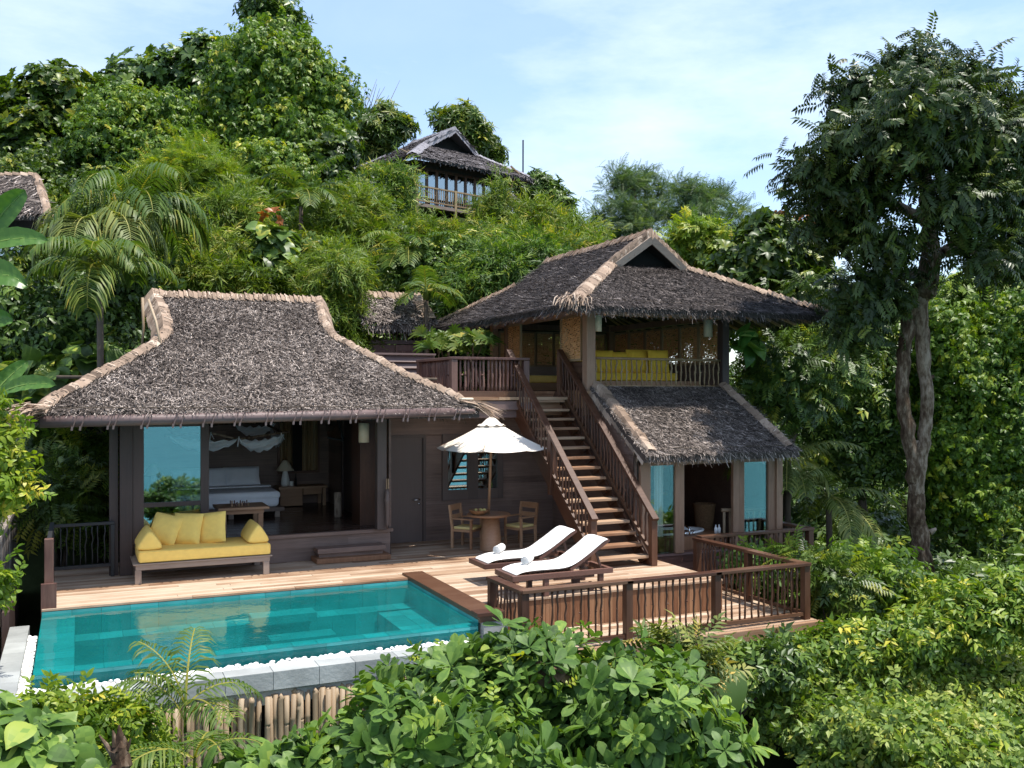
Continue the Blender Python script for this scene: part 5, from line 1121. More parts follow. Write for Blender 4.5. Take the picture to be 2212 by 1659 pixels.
def trunk_mesh(base, top, r, limbs=(), parent=None, mat='bark', name='trunk', wob=.15):
    m = MB(); base, top = V3(base), V3(top); k = 9
    path = [base.lerp(top, i / k) + Vector((random.gauss(0, wob * r * 2), random.gauss(0, wob * r * 2), 0)) * (0 < i < k) for i in range(k + 1)]
    m.tube(path, [r * (1.35 if i == 0 else 1.05 - .55 * i / k) for i in range(k + 1)], 9)
    for l in limbs:
        l = V3(l); s = path[random.choice((4, 5, 6, 7))]; mid = s.lerp(l, .5) + Vector((random.gauss(0, .1), random.gauss(0, .1), .15 * (l - s).length * random.random()))
        m.tube([s, s.lerp(mid, .5) + Vector((0, 0, .03)), mid, l], [r * .5, r * .42, r * .32, r * .12], 7)
    return m.build(name, mat, parent, smooth=True)
def plant(name, label, cat, d, lobes, kind, n, per, rc, size, mat, droop=.3, tr=.12, group=None, cull=.75, tm=0., base=None, extra=None, bark='dark_bark', tsd=.12, depth=1.0, trunkname='trunk', crownname='crown'):
    """lobes are (u, v, ru, rv[, depth offset]); the crown ellipsoids stand at their own real distances"""
    L = []
    for l in lobes:
        dd = d + (l[4] if len(l) > 4 else 0); a, b = l[2] / F_ * dd, l[3] / F_ * dd; sh = .5 * size + .3 * rc; a, b = max(.35 * a, a - sh), max(.35 * b, b - sh); L.append((W(l[0], l[1], dd), np.array((a, min(a, b * 1.2) * depth + .15 * a, b))))
    bx = L[0][0] if base is None else W(base[0], base[1], d)
    zb = min(float(ground_z(bx[0], bx[1])), min(l[0][2] - l[1][2] * .8 for l in L)) if base is None else bx[2]
    t = thing(name, label, cat, (bx[0], bx[1], zb), group)
    foliage(crownname, kind, L, n, per, rc, size, mat, t, droop, cull, tm, tsd)
    if tr: trunk_mesh((bx[0], bx[1], zb), L[0][0] + np.array((0, 0, L[0][1][2] * .3)), tr, [l[0] for l in L[1:]], t, bark, trunkname)
    if extra: extra(t, L)
    return t
# --- far trees on the crest
plant('broadleaf_tree', 'round tree with large pale green leaves at the far left of the crest', 'tree', 42, [(105, 300, 100, 150), (60, 330, 90, 120, -1), (150, 240, 80, 90, 1), (110, 200, 70, 60), (40, 400, 70, 80), (170, 350, 60, 80), (-10, 300, 60, 120)], 'bigros', 620, 5, .3, .56, 'leaf_hill', tr=.25, tm=.04)
plant('vine_covered_tree', 'low tree smothered in creepers beside the round large-leaved tree', 'tree', 40, [(290, 280, 95, 90), (220, 320, 70, 80, -1), (360, 260, 60, 80), (250, 230, 70, 55, 1), (400, 330, 55, 60), (330, 340, 70, 70, -1), (180, 370, 60, 60)], 'vine', 520, 12, .35, .5, 'leaf_vine', .6, tr=.2, tm=-.1)
plant('vine_covered_tree', 'dark mixed tree on the crest between the round tree and the tall draped one', 'tree', 46, [(370, 170, 55, 60), (300, 190, 60, 60, 1), (420, 150, 45, 70), (250, 200, 45, 40), (400, 240, 60, 60)], 'rosette', 330, 7, .4, .75, 'leaf_dark', tr=.2)
plant('tall_tree', 'tallest tree on the hill, draped with hanging creepers up to the frame top', 'tree', 43, [(590, 190, 110, 120), (545, 130, 60, 80, -1), (505, 190, 50, 110, -1.5), (650, 170, 75, 75), (710, 220, 70, 80, 1), (695, 310, 65, 80), (480, 110, 30, 45), (600, 290, 90, 80, -1), (520, 290, 60, 70, -1.5), (590, 90, 60, 60, .5), (640, 110, 50, 50, .5), (460, 250, 40, 80, 1)], 'vine', 1150, 10, .34, .6, 'leaf_vine', .75, tr=.4, tm=-.08)
plant('emergent_tree', 'dark tree top rising behind the tall draped tree at the frame top', 'tree', 46, [(585, 30, 45, 35), (560, 20, 40, 35, 1), (615, 45, 35, 40), (600, 75, 50, 40, 1), (570, -15, 30, 20)], 'sprig', 260, 8, .35, .8, 'leaf_dark', tr=.3)
plant('big_leaf_tree', 'dark glossy tree against the left flank of the tall draped tree', 'tree', 45, [(455, 150, 45, 70), (440, 110, 35, 40), (470, 220, 50, 60), (430, 210, 40, 60)], 'rosette', 240, 6, .35, .85, 'leaf_dark', tr=.2)
plant('vine_mound', 'rounded mound of creeper-covered shrub below the tall draped tree', 'shrub', 38, [(570, 350, 65, 55), (520, 370, 45, 45), (620, 370, 45, 50), (570, 400, 70, 45)], 'vine', 330, 12, .3, .45, 'leaf_vine', .6, tr=.1)
plant('shrub', 'dark leafy shrub at the foot of the tall draped tree, left of the hilltop villa', 'shrub', 40, [(700, 370, 50, 55), (690, 400, 60, 60), (735, 320, 25, 45)], 'rosette', 260, 8, .35, .6, 'leaf_hill', tr=.12, tm=-.1)
def twigs(t, L):
    m = MB()
    for i in range(12):
        b = W(800, 265, 54) + np.array((random.uniform(-.6, .6), 0, 0)); e = b + np.array((random.uniform(-1.3, 1.3), random.uniform(-.3, .3), random.uniform(1.5, 2.8))); m.tube([b, (b + e) / 2 + np.array((random.uniform(-.15, .15), 0, .1)), e], [.03, .02, .008], 5)
    m.build('bare_twigs', 'bark', t)
plant('glossy_tree', 'glossy green tree with bare twigs above it left of the hilltop villa', 'tree', 54, [(810, 290, 55, 45), (780, 330, 45, 40), (860, 280, 35, 30), (830, 250, 25, 30)], 'lance', 330, 6, .35, .8, 'leaf_hill', tr=.2, tm=.05, extra=twigs)
plant('glossy_tree', 'glossy green tree showing behind the ridge of the hilltop villa', 'tree', 54, [(1000, 280, 50, 35), (1035, 310, 30, 40), (975, 262, 30, 20), (1000, 255, 22, 18)], 'lance', 260, 6, .35, .9, 'leaf_hill', tr=.2, tm=.1, base=(1000, 400))
plant('sapling', 'thin sapling tip behind the right slope of the hilltop villa roof', 'tree', 54, [(1070, 340, 14, 18), (1072, 325, 8, 10)], 'lance', 30, 5, .2, .7, 'leaf_hill', tr=.06, base=(1070, 430))
plant('glossy_tree', 'dark rounded tree just right of the hilltop villa', 'tree', 52, [(1170, 430, 40, 40), (1160, 400, 28, 25), (1200, 440, 28, 35), (1140, 420, 25, 25)], 'lance', 260, 6, .35, .8, 'leaf_dark', tr=.2, tm=.05)
plant('feathery_tree', 'airy flat-topped feathery tree against the sky behind the gabled roof', 'tree', 46, [(1365, 400, 60, 22), (1340, 378, 40, 14), (1315, 425, 38, 13), (1400, 385, 40, 14, 1), (1430, 415, 45, 14, 1), (1350, 450, 60, 16, -1), (1420, 455, 55, 16), (1300, 470, 38, 14), (1390, 490, 70, 20, -1), (1460, 470, 38, 14, 1), (1330, 500, 50, 18)], 'feather', 360, 6, .26, .62, 'leaf_feather', .1, tr=.26, cull=.2)
plant('feathery_tree', 'grey-green airy tree with layered boughs right of the flat-topped feathery tree', 'tree', 44, [(1510, 430, 55, 18), (1480, 405, 40, 13), (1550, 425, 40, 14, 1), (1590, 455, 38, 14), (1530, 470, 60, 16, -1), (1480, 460, 40, 15), (1600, 500, 42, 15, 1), (1560, 510, 60, 18), (1495, 500, 50, 16), (1625, 540, 30, 14)], 'feather', 330, 6, .26, .62, 'leaf_feather', .1, tr=.24, cull=.2, tm=-.05)
# --- slope below the crest
BG = 'bamboo clumps on the slope'
plant('feathery_shrub', 'yellow-green feathery shrub in the middle of the left slope', 'shrub', 34, [(410, 380, 80, 55), (350, 400, 60, 50), (470, 400, 60, 45), (420, 330, 50, 35, 1), (310, 420, 40, 50)], 'feather', 520, 8, .28, .6, 'leaf_lime', .25, tr=.08, tm=.0)
plant('bamboo_clump', 'bright feathery bamboo clump behind the ridge of the bedroom roof, left part', 'bamboo', 27, [(480, 470, 75, 60), (430, 500, 55, 55), (530, 450, 55, 45, 1), (470, 550, 70, 60, -1)], 'bamboo', 384, 7, .26, 0.62, 'leaf_bamboo', .35, tr=.05, group=BG)
plant('bamboo_clump', 'yellowish bamboo clump right above the bedroom roof ridge', 'bamboo', 25, [(420, 590, 85, 40), (500, 600, 75, 35), (360, 600, 45, 35), (560, 610, 60, 30)], 'bamboo', 285, 7, .22, 0.58, 'leaf_bamboo', .35, tr=.04, group=BG, tm=.08)
plant('bamboo_clump', 'bamboo clump right of the slope palm, below the hilltop villa', 'bamboo', 31, [(720, 490, 70, 60), (780, 460, 60, 60, 1), (690, 540, 65, 50, -1), (790, 530, 60, 50)], 'bamboo', 384, 7, .28, 0.65, 'leaf_bamboo', .35, tr=.05, group=BG)
plant('bamboo_clump', 'dark bamboo clump covering the left corner of the hilltop villa', 'bamboo', 40, [(830, 410, 42, 50), (800, 435, 40, 40), (850, 450, 40, 40), (865, 385, 22, 30), (790, 400, 25, 30)], 'bamboo', 260, 7, .34, 0.78, 'leaf_bamboo_dark', .3, tr=.05, group=BG, tm=.1)
plant('bamboo_clump', 'bright bamboo in front of the hilltop villa balcony', 'bamboo', 38, [(930, 502, 45, 28), (970, 522, 55, 32, -1), (890, 515, 55, 36, -1), (1010, 525, 40, 28)], 'bamboo', 272, 7, .32, 0.72, 'leaf_bamboo', .3, tr=.05, group=BG)
def culms(t, L):
    m = MB()
    for i in range(9):
        b = W(1070 + random.uniform(-20, 20), 520, 37); e = W(1075 + random.uniform(-40, 40), 410 + random.uniform(-30, 40), 37); m.tube([b, (b + e) / 2, e], [.03, .025, .01], 5)
    m.build('culms', 'bamboo_gold', t)
plant('bamboo_clump', 'tall wispy bamboo standing before the right windows of the hilltop villa', 'bamboo', 37, [(1068, 440, 28, 45), (1085, 400, 18, 35), (1055, 480, 35, 40), (1090, 480, 32, 45)], 'bamboo', 161, 6, .3, 0.65, 'leaf_bamboo', .4, tr=.04, group=BG, extra=culms)
plant('bamboo_clump', 'bamboo thicket right of the hilltop villa annex', 'bamboo', 38, [(1180, 480, 45, 45), (1150, 460, 30, 40), (1230, 500, 50, 35), (1200, 520, 60, 35, -1), (1280, 510, 40, 30)], 'bamboo', 322, 7, .32, 0.72, 'leaf_bamboo', .35, tr=.05, group=BG, tm=.03)
plant('bamboo_clump', 'large dark bamboo clump left of the gabled lounge roof', 'bamboo', 27, [(1080, 590, 90, 60), (1010, 620, 60, 60, -.5), (1150, 560, 70, 50, .5), (1060, 540, 60, 40, 1), (1000, 670, 50, 40, -.5), (960, 640, 30, 50)], 'bamboo_wide', 471, 8, .27, 0.58, 'leaf_bamboo_dark', .4, tr=.05, group=BG, tm=.0)
plant('bamboo_clump', 'light green bamboo between the hilltop villa and the gabled lounge roof', 'bamboo', 33, [(1110, 520, 80, 30), (1200, 545, 75, 30), (1030, 525, 55, 30), (1270, 540, 50, 30)], 'bamboo', 297, 7, .26, 0.62, 'leaf_bamboo', .35, tr=.05, group=BG, tm=.05)
plant('bamboo_clump', 'bamboo clump beside the gatehouse roof and above the bedroom roof hip', 'bamboo', 24.0, [(740, 600, 55, 55), (705, 640, 50, 70), (740, 690, 42, 60), (758, 740, 34, 45), (720, 560, 60, 40, 1), (655, 600, 40, 35, 1)], 'bamboo', 446, 7, .2, 0.50, 'leaf_bamboo', .5, tr=.04, group=BG, tm=-.02)
plant('climbing_shrub', 'dark large-leaved climbing shrub with copper young leaves behind the bedroom ridge', 'shrub', 25.5, [(590, 530, 40, 50), (610, 580, 45, 45), (570, 580, 40, 40)], 'heart', 190, 4, .18, .34, 'leaf_dark', .4, tr=.06, tm=.1,
      extra=lambda t, L: foliage('young_leaves', 'bigros', [(W(575, 462, 25.5), np.array((.25, .2, .14))), (W(600, 475, 25.5), np.array((.25, .2, .1)))], 7, 1, .1, .3, 'leaf_copper', t, 0))
plant('shrub', 'dense green shrub right behind the copper-leaved climber', 'shrub', 26.5, [(650, 590, 60, 50), (640, 550, 40, 40), (690, 580, 40, 40)], 'ovate', 300, 4, .25, .42, 'leaf_hill', .3, tr=.05, tm=.1)
plant('feathery_shrub', 'bright lime feathery tree behind the right slope of the gabled roof', 'tree', 27, [(1510, 510, 45, 40), (1545, 550, 45, 40), (1480, 540, 35, 40), (1530, 590, 45, 35), (1455, 530, 20, 20)], 'flat', 300, 6, .22, .45, 'leaf_lime', .2, tr=.08)
plant('big_leaf_tree', 'tree with big leathery leaves and orange young shoots right of the gabled roof', 'tree', 25, [(1640, 560, 70, 60), (1690, 520, 50, 50), (1600, 600, 50, 50), (1700, 600, 60, 50), (1740, 560, 40, 50), (1650, 490, 25, 25), (1570, 560, 30, 30)], 'bigros', 420, 5, .25, .4, 'leaf_hill', tr=.12, tm=.02,
      extra=lambda t, L: foliage('young_leaves', 'bigros', [(W(1680, 470, 25), np.array((.3, .2, .1))), (W(1740, 480, 25), np.array((.25, .2, .1))), (W(1560, 615, 24.5), np.array((.2, .2, .15)))], 12, 1, .1, .35, 'leaf_copper', t, 0))
plant('leafy_tree', 'dark leafy tree behind the right end of the gabled roof', 'tree', 24.5, [(1660, 680, 80, 50), (1730, 660, 60, 70), (1600, 640, 60, 40), (1780, 640, 60, 60), (1800, 720, 70, 60)], 'compound', 420, 5, .26, .45, 'leaf_hill', .4, tr=.1)
plant('leafy_tree', 'shaded tree with glossy compound leaves right of the upper lounge', 'tree', 22.5, [(1700, 790, 80, 70), (1640, 750, 40, 40), (1780, 800, 70, 70), (1730, 860, 80, 60), (1650, 830, 45, 70), (1820, 760, 60, 70)], 'flat', 430, 5, .24, .45, 'leaf_dark', .4, tr=.12, tm=.1)
plant('leafy_tree', 'dense dark tree behind the twin grey trunks', 'tree', 24.5, [(1860, 870, 90, 100), (1800, 930, 70, 90), (1900, 760, 80, 90), (1850, 1000, 80, 80), (1930, 950, 60, 90)], 'sprig', 460, 8, .26, .42, 'leaf_dark', .5, tr=.12, tm=.08)
plant('vine_curtain', 'wall of hanging creepers covering the trees right of the twin grey trunks', 'creepers', 23, [(2080, 800, 90, 110), (2150, 900, 90, 150), (2060, 960, 70, 120), (2190, 720, 80, 110), (2030, 720, 60, 80), (2230, 1000, 70, 150), (2100, 1080, 90, 100), (2000, 850, 50, 120, 1), (2010, 1060, 50, 90, 1), (2240, 860, 60, 120)], 'vine', 1500, 9, .2, .34, 'leaf_vine', .9, tr=.15, tm=-.06)
plant('vine_curtain', 'tall vine-hung tree top at the right frame edge under the dark canopy', 'creepers', 25, [(2150, 660, 90, 70), (2060, 650, 80, 60), (2220, 620, 60, 90), (1980, 680, 60, 60)], 'flat', 420, 6, .26, .46, 'leaf_lime', .5, tr=.12, tm=-.12)
plant('shrub', 'low leafy shrub below the balcony rail at the foot of the twin trunks', 'shrub', 16.5, [(1830, 1240, 80, 55), (1790, 1290, 60, 50), (1890, 1250, 70, 60), (1960, 1300, 80, 45), (1870, 1330, 90, 45)], 'ovate', 330, 5, .18, .34, 'leaf_vine', .3, tr=.04)
plant('shrub', 'pale-leaved shrub pushing through the corner of the lower deck railing', 'shrub', 15.6, [(1790, 1240, 45, 45), (1740, 1215, 35, 25), (1820, 1270, 45, 40)], 'flat', 90, 5, .14, .36, 'leaf_hill', .3, tr=.03, tm=.1)
plant('potted_shrub', 'broad-leaved shrub growing behind the inner railing of the lower deck', 'shrub', 16.9, [(1655, 1235, 48, 40), (1705, 1245, 40, 45), (1610, 1205, 40, 28, .8), (1680, 1280, 50, 40)], 'ovate', 120, 4, .14, .36, 'leaf_almond', .2, tr=.03, tm=.1)
plant('creeping_shrub', 'mixed green shrubs right of the lower deck corner, above the pale creepers', 'shrub', 14.2, [(1880, 1390, 110, 50), (1780, 1400, 60, 50), (2000, 1370, 90, 50), (2100, 1330, 90, 60), (2190, 1300, 60, 70), (1700, 1440, 60, 40)], 'sprig', 520, 8, .18, .3, 'leaf_vine', .4, tr=.04, tm=.08)
# the big dark tree with the twin trunk
def bigtrunks(t, L):
    m = MB(); P = lambda u, v, d=19.2: W(u, v, d)
    m.rough([P(2003, 1290), P(1995, 1240), P(1985, 1150), P(1979, 1080), P(1977, 1020)], [.24, .2, .18, .16, .06], 14)
    m.rough([P(1984, 1130), P(1980, 1060), P(1968, 980), P(1952, 880), P(1950, 800), P(1958, 720), P(1968, 660), P(1990, 620)], [.12, .15, .14, .135, .13, .135, .145, .17], 14)
    m.rough([P(1984, 1130), P(1979, 1060), P(1990, 990), P(2002, 900), P(1998, 800), P(1990, 720), P(1988, 650), P(2000, 590)], [.12, .15, .135, .13, .13, .14, .165, .2], 14)
    m.rough([P(1995, 640), P(2010, 560), P(2005, 470), P(1995, 370), P(1985, 260), P(1975, 150)], [.24, .2, .17, .14, .1, .04], 9)
    for e, s in (((2120, 500), (2010, 570)), ((2200, 420), (2060, 530)), ((1850, 420), (2003, 480)), ((1780, 330), (1900, 440)), ((1900, 250), (1997, 390)), ((2080, 250), (1998, 380)), ((1830, 600), (1995, 600)), ((2150, 560), (2040, 545))):
        a, b = P(*s), P(e[0], e[1], 19.2 + random.uniform(-1, 1)); m.rough([a, (a + b) / 2 + np.array((0, 0, .1)), b], [.12, .09, .03], 9)
    for u, v, r in ((1972, 960, .06), (2003, 820, .08), (1960, 740, .05), (2008, 1150, .07)): m.tube([P(u, v), P(u + random.choice((-14, 14)), v - 8)], [r, r * .4], 6)
    m.build('trunk', 'bark', t, smooth=True)
plant('canopy_tree', 'large dark glossy tree with a twin grey trunk standing right of the villas', 'tree', 19.2, [(1960, 177, 100, 68), (1850, 207, 84, 61), (2080, 202, 96, 72), (1985, 132, 76, 40), (1825, 292, 72, 58, -1.6), (1770, 357, 84, 40, -0.8), (1745, 412, 60, 43), (1950, 312, 120, 79, -1.92), (2130, 312, 112, 79, -1.6), (2200, 412, 88, 101), (1850, 412, 104, 65, -0.8), (1810, 487, 80, 50), (1910, 522, 88, 58, -0.96), (2090, 442, 112, 65, -1.92), (2190, 552, 80, 65), (1880, 622, 80, 58), (1850, 692, 60, 65), (1945, 622, 48, 43), (2110, 552, 68, 50, -1.6), (1760, 482, 48, 29), (2180, 282, 80, 58), (2010, 232, 96, 65, -2.4000000000000004), (2230, 262, 72, 79)],
      'compound', 1650, 4, .24, .42, 'leaf_big_tree', .35, tr=0, base=(2003, 1290), extra=bigtrunks, cull=.45, tm=-.02)
# left side understory
plant('understory_tree', 'dark understory tree in the shade left of the bedroom roof', 'tree', 21, [(150, 720, 120, 80), (60, 750, 90, 90), (250, 650, 80, 60, 1), (230, 760, 70, 60), (40, 660, 80, 70), (310, 610, 50, 50, 1)], 'vine', 520, 8, .28, .42, 'leaf_dark', .5, tr=.12, tm=.0)
plant('understory_tree', 'slim dark trunks with sparse leaves behind the left tip of the bedroom roof', 'tree', 20, [(120, 820, 100, 50), (200, 790, 70, 50), (30, 850, 60, 60)], 'heart', 200, 4, .25, .34, 'leaf_dark', .4, tr=.1, tm=.15)
plant('fern_shrub', 'ferny dark shrub in the deep shade left of the bedroom wall', 'shrub', 17.6, [(140, 1080, 70, 60), (200, 1000, 60, 80, 1), (110, 980, 60, 70, 1.5), (180, 1120, 50, 40)], 'flat', 230, 5, .2, .45, 'leaf_hill', .4, tr=.04, tm=.1)
plant('leafy_bush', 'sunlit pale green bush at the left frame edge below the banana leaves', 'shrub', 10.8, [(-15, 960, 55, 65), (5, 1040, 58, 60), (-40, 1080, 60, 60), (-25, 890, 45, 50), (-70, 980, 50, 90)], 'ovate', 260, 4, .11, .26, 'leaf_lime', .4, tr=.04, tm=.05)
plant('leafy_bush', 'small sunlit leafy sprig at the left frame edge in front of the grey plank fence', 'shrub', 9.6, [(-25, 1270, 45, 35), (-60, 1300, 40, 40), (0, 1250, 24, 24)], 'ovate', 45, 4, .08, .24, 'leaf_lime', .4, tr=.02)
plant('leafy_bush', 'yellow-green small-leaved bush in front of the stone pool curb', 'shrub', 9.4, [(190, 1580, 110, 70), (110, 1560, 70, 50), (270, 1570, 55, 55), (200, 1640, 150, 60), (80, 1520, 40, 25), (320, 1660, 60, 50)], 'ovate', 480, 5, .12, .24, 'leaf_lime', .35, tr=.03)
plant('heart_leaf_bush', 'bush of large heart-shaped leaves in the lower left corner', 'shrub', 7.4, [(40, 1620, 90, 60), (110, 1660, 70, 50), (-20, 1600, 60, 70)], 'heart', 260, 3, .12, .19, 'leaf_almond', .3, tr=.02, tm=.12)
AG = 'broad-leaved shrubs in the foreground'
def mixed(t, L): foliage('side_shoots', 'ovate', L, 90, 3, .2, .22, 'leaf_lime', t, .3, tm=-.15); foliage('old_leaf', 'heart', L, 5, 1, .05, .13, 'leaf_dead', t, .5)
def dead(t, L):
    mixed(t, L)
    foliage('yellowed_leaf', 'heart', [(W(1185, 1435, 8.6), np.array((.12, .05, .06)))], 4, 1, .05, .2, 'leaf_dead', t, .3)
    m = MB(); m.tube([W(1185, 1600, 8.6), W(1190, 1540, 8.6), W(1215, 1490, 8.6), W(1180, 1440, 8.7)], [.06, .05, .035, .02], 8); m.tube([W(1200, 1510, 8.6), W(1130, 1470, 8.5), W(1080, 1430, 8.5)], [.03, .022, .012], 7); m.build('branch', 'bark', t, smooth=True)
plant('broadleaf_shrub', 'broad-leaved foreground shrub reaching over the pool end and the deck rail', 'shrub', 8.8, [(1050, 1462, 110, 55), (960, 1472, 80, 50, 0.3), (1150, 1442, 110, 50), (1010, 1532, 120, 50), (1130, 1522, 90, 50), (900, 1522, 60, 50), (1240, 1482, 80, 50)], 'almond', 330, 2, .2, .21, 'leaf_almond', tr=.06, group=AG, extra=dead, bark='bark', tsd=.11)
plant('broadleaf_shrub', 'broad-leaved foreground shrub at the bottom edge in front of the bamboo screen', 'shrub', 7.6, [(800, 1605, 100, 55), (870, 1560, 85, 45), (760, 1660, 70, 45), (900, 1630, 120, 60), (1020, 1620, 110, 60), (820, 1670, 160, 50), (1070, 1680, 120, 50)], 'almond', 330, 2, .2, .21, 'leaf_almond', tr=.05, group=AG, extra=mixed, bark='bark', tm=.06, tsd=.11)
plant('broadleaf_shrub', 'broad-leaved foreground shrub below the deck front, right of the bare branch', 'shrub', 8.4, [(1380, 1535, 100, 70), (1470, 1585, 90, 60), (1330, 1475, 80, 40, 0.5), (1430, 1475, 70, 40, 0.8), (1310, 1605, 70, 60), (1410, 1655, 120, 60), (1530, 1635, 60, 50), (1270, 1685, 80, 50)], 'almond', 330, 2, .2, .205, 'leaf_almond', tr=.05, group=AG, extra=mixed, bark='bark', tm=-.04, tsd=.11)
plant('broadleaf_shrub', 'shaded broad-leaved shrub low in the gap left of the bare foreground branch', 'shrub', 7.3, [(580, 1690, 90, 45), (650, 1670, 60, 40), (500, 1700, 60, 30)], 'almond', 80, 2, .1, .22, 'leaf_almond', tr=.03, group=AG, bark='bark', tm=.05)
plant('lance_leaf_shrub', 'dark pinnate-leaved plant under the front edge of the deck', 'shrub', 10.2, [(1480, 1430, 50, 35), (1440, 1410, 35, 25), (1500, 1480, 40, 40)], 'flat', 60, 3, .1, .4, 'leaf_palm_grey', .4, tr=.03, tm=.1)

# --- palms, bananas, fans
def frond(P0, az, el, L, bend, ll, nl=34, droop=.8, w=.035, twist=0., tn0=.5):
    """one palm frond: arching rachis with rows of drooping leaflets"""
    V, Q, Tn = [], [], []
    p = np.array(P0, float); K = 16; pts = [p]; h = np.array((math.cos(az), math.sin(az), 0))
    for i in range(K): e = el - bend * ((i + .5) / K) ** 1.3; p = p + (h * math.cos(e) + np.array((0, 0, math.sin(e)))) * L / K; pts.append(p)
    pts = np.array(pts); side = np.array((-h[1], h[0], 0))
    def at(f): g = f * K; i = min(int(g), K - 1); return pts[i] + (pts[i + 1] - pts[i]) * (g - i), unit(pts[i + 1] - pts[i])
    for i in range(K):
        r0, r1 = .022 * L / 2.4 * (1 - i / K) + .006, .022 * L / 2.4 * (1 - (i + 1) / K) + .006; b = len(V)
        up = np.array((0, 0, 1.))
        V += [pts[i] - side * r0, pts[i] + up * r0, pts[i] + side * r0, pts[i + 1] - side * r1, pts[i + 1] + up * r1, pts[i + 1] + side * r1]; Q += [(b, b + 1, b + 4, b + 3), (b + 1, b + 2, b + 5, b + 4)]; Tn += [.9, .9]
    for i in range(nl):
        f = .14 + .86 * (i + .5) / nl
        for s in (-1, 1):
            c, t = at(f); nrm = unit(np.cross(t, side)); nrm = nrm if nrm[2] > 0 else -nrm
            l = ll * (math.sin(math.pi * min(1, .2 + .72 * f)) ** .7) * random.uniform(.85, 1.1)
            d0 = unit(side * s + t * random.uniform(.45, .75) + nrm * .25); d1 = unit(d0 + np.array((0, 0, -droop * random.uniform(.7, 1.3)))); d2 = unit(d1 + np.array((0, 0, -droop * 1.2)))
            a = c; m1 = a + d0 * l * .35; m2 = m1 + d1 * l * .35; e = m2 + d2 * l * .3; x = unit(np.cross(d1, nrm + side * s * .3)) * w / 2; b = len(V)
            V += [a - x * .5, a + x * .5, m1 - x, m1 + x, m2 - x * .8, m2 + x * .8, e - x * .1, e + x * .1]; Q += [(b, b + 1, b + 3, b + 2), (b + 2, b + 3, b + 5, b + 4), (b + 4, b + 5, b + 7, b + 6)]
            tt = min(1, max(0, random.gauss(tn0, .13))); Tn += [tt, tt, min(1, tt + .08)]
    return V, Q, Tn
def palm(label, u, v, d, nf, L, ll, mat, el=(0.2, 1.2), bend=(1.2, 2.0), droop=.8, base_v=None, r=.07, fr=None, nl=32, w=.04, cat='palm', name='palm_tree'):
    c = W(u, v, d); zb = float(ground_z(c[0], c[1])) if base_v is None else W(u, base_v, d)[2]; zb = min(zb, c[2] - .3)
    t = thing(name, label, cat, (c[0], c[1], zb)); MB().tube([(c[0], c[1], zb), (c[0] + .03, c[1], (zb + c[2]) / 2), tuple(c)], [r * 1.2, r, r * .9], 9).build('trunk', 'dark_bark', t, smooth=True)
    m = MB(); m.tube([tuple(c - np.array((0, 0, .1))), tuple(c + np.array((0, 0, .35)))], [r * 1.1, r * .4], 8, .6); m.build('crownshaft', 'leaf_palm', t, smooth=True)
    for i in range(nf):
        az = (6.2832 * i / nf * 1.0 + random.uniform(-.25, .25)); e = random.uniform(*el)
        V, Q, Tn = frond(c + np.array((0, 0, .15)), az, e, L * random.uniform(.85, 1.1), random.uniform(*bend), ll, nl, droop, w, tn0=random.gauss(.45, .1))
        link('frond', np_mesh('frond', np.array(V) - np.array(worg(t)), Q, Tn), t, mat)
    for f in fr or []:
        V, Q, Tn = frond(c, *f[:5], nl + 8, f[5], w, tn0=f[6]); link('frond', np_mesh('frond', np.array(V) - np.array(worg(t)), Q, Tn), t, mat)
    return t
palm('palm with long drooping fronds at the centre of the left palm group', 285, 480, 22, 15, 2.3, .85, 'leaf_palm', (.3, 1.25), (1.7, 2.6), 1.1, fr=[(R(-15), .6, 2.0, 2.2, 1.0, 1.3, .6), (R(10), .8, 2.2, 2.2, 1.0, 1.2, .55)], nl=34, w=.045)
palm('grey-green palm left of the palm group, fronds hanging beside the neighbour roof', 215, 520, 21, 9, 2.0, .95, 'leaf_palm_grey', (.5, 1.25), (2.1, 2.9), 1.4, fr=[(R(-70), .9, 2.4, 2.7, 1.0, 1.3, .5), (R(-110), .8, 2.2, 2.7, 1.0, 1.3, .5)], nl=34, w=.045)
palm('palm with one long sunlit frond hanging left of the bedroom roof', 215, 600, 19, 7, 1.6, .7, 'leaf_palm', (.5, 1.2), (1.2, 2.0), .9, fr=[(R(-100), .55, 2.0, 2.45, .85, 1.1, .62), (R(-60), 1.1, 1.6, 2.3, .7, 1.1, .5)], nl=34, w=.04)
palm('upright palm on the slope above the bedroom roof ridge', 650, 440, 30, 11, 1.9, .62, 'leaf_palm', (.1, 1.25), (.8, 1.8), .5, nl=30, w=.05)
palm('spreading palm behind the gatehouse roof', 880, 560, 29, 13, 2.1, .6, 'leaf_palm', (-.1, 1.2), (.7, 1.5), .5, nl=32, w=.05)
palm('shaded palm with arching fronds right of the glazed bathroom', 1700, 1010, 20.3, 10, 1.6, .5, 'leaf_palm_grey', (-.1, 1.1), (1.0, 2.0), .7, nl=30, w=.035)
palm('low palm with grey fronds between the bathroom and the twin trunks', 1790, 1090, 20, 9, 1.5, .5, 'leaf_palm_grey', (-.2, 1.0), (1.0, 1.8), .6, nl=28, w=.04)
palm('young palm seedling in front of the bamboo screen', 400, 1560, 8.8, 5, .75, .33, 'leaf_palm', (.5, 1.3), (.9, 1.7), .7, nl=17, w=.02, r=.015, name='palm_seedling', fr=[(R(150), 1.2, .8, 1.6, .33, .7, .5), (R(-60), .9, .8, 1.5, .33, .7, .55)])
palm('young palm plant at the bottom edge right of the stump', 420, 1680, 7.6, 5, .7, .3, 'leaf_palm', (.4, 1.2), (.9, 1.6), .6, nl=16, w=.02, r=.015, name='palm_seedling')
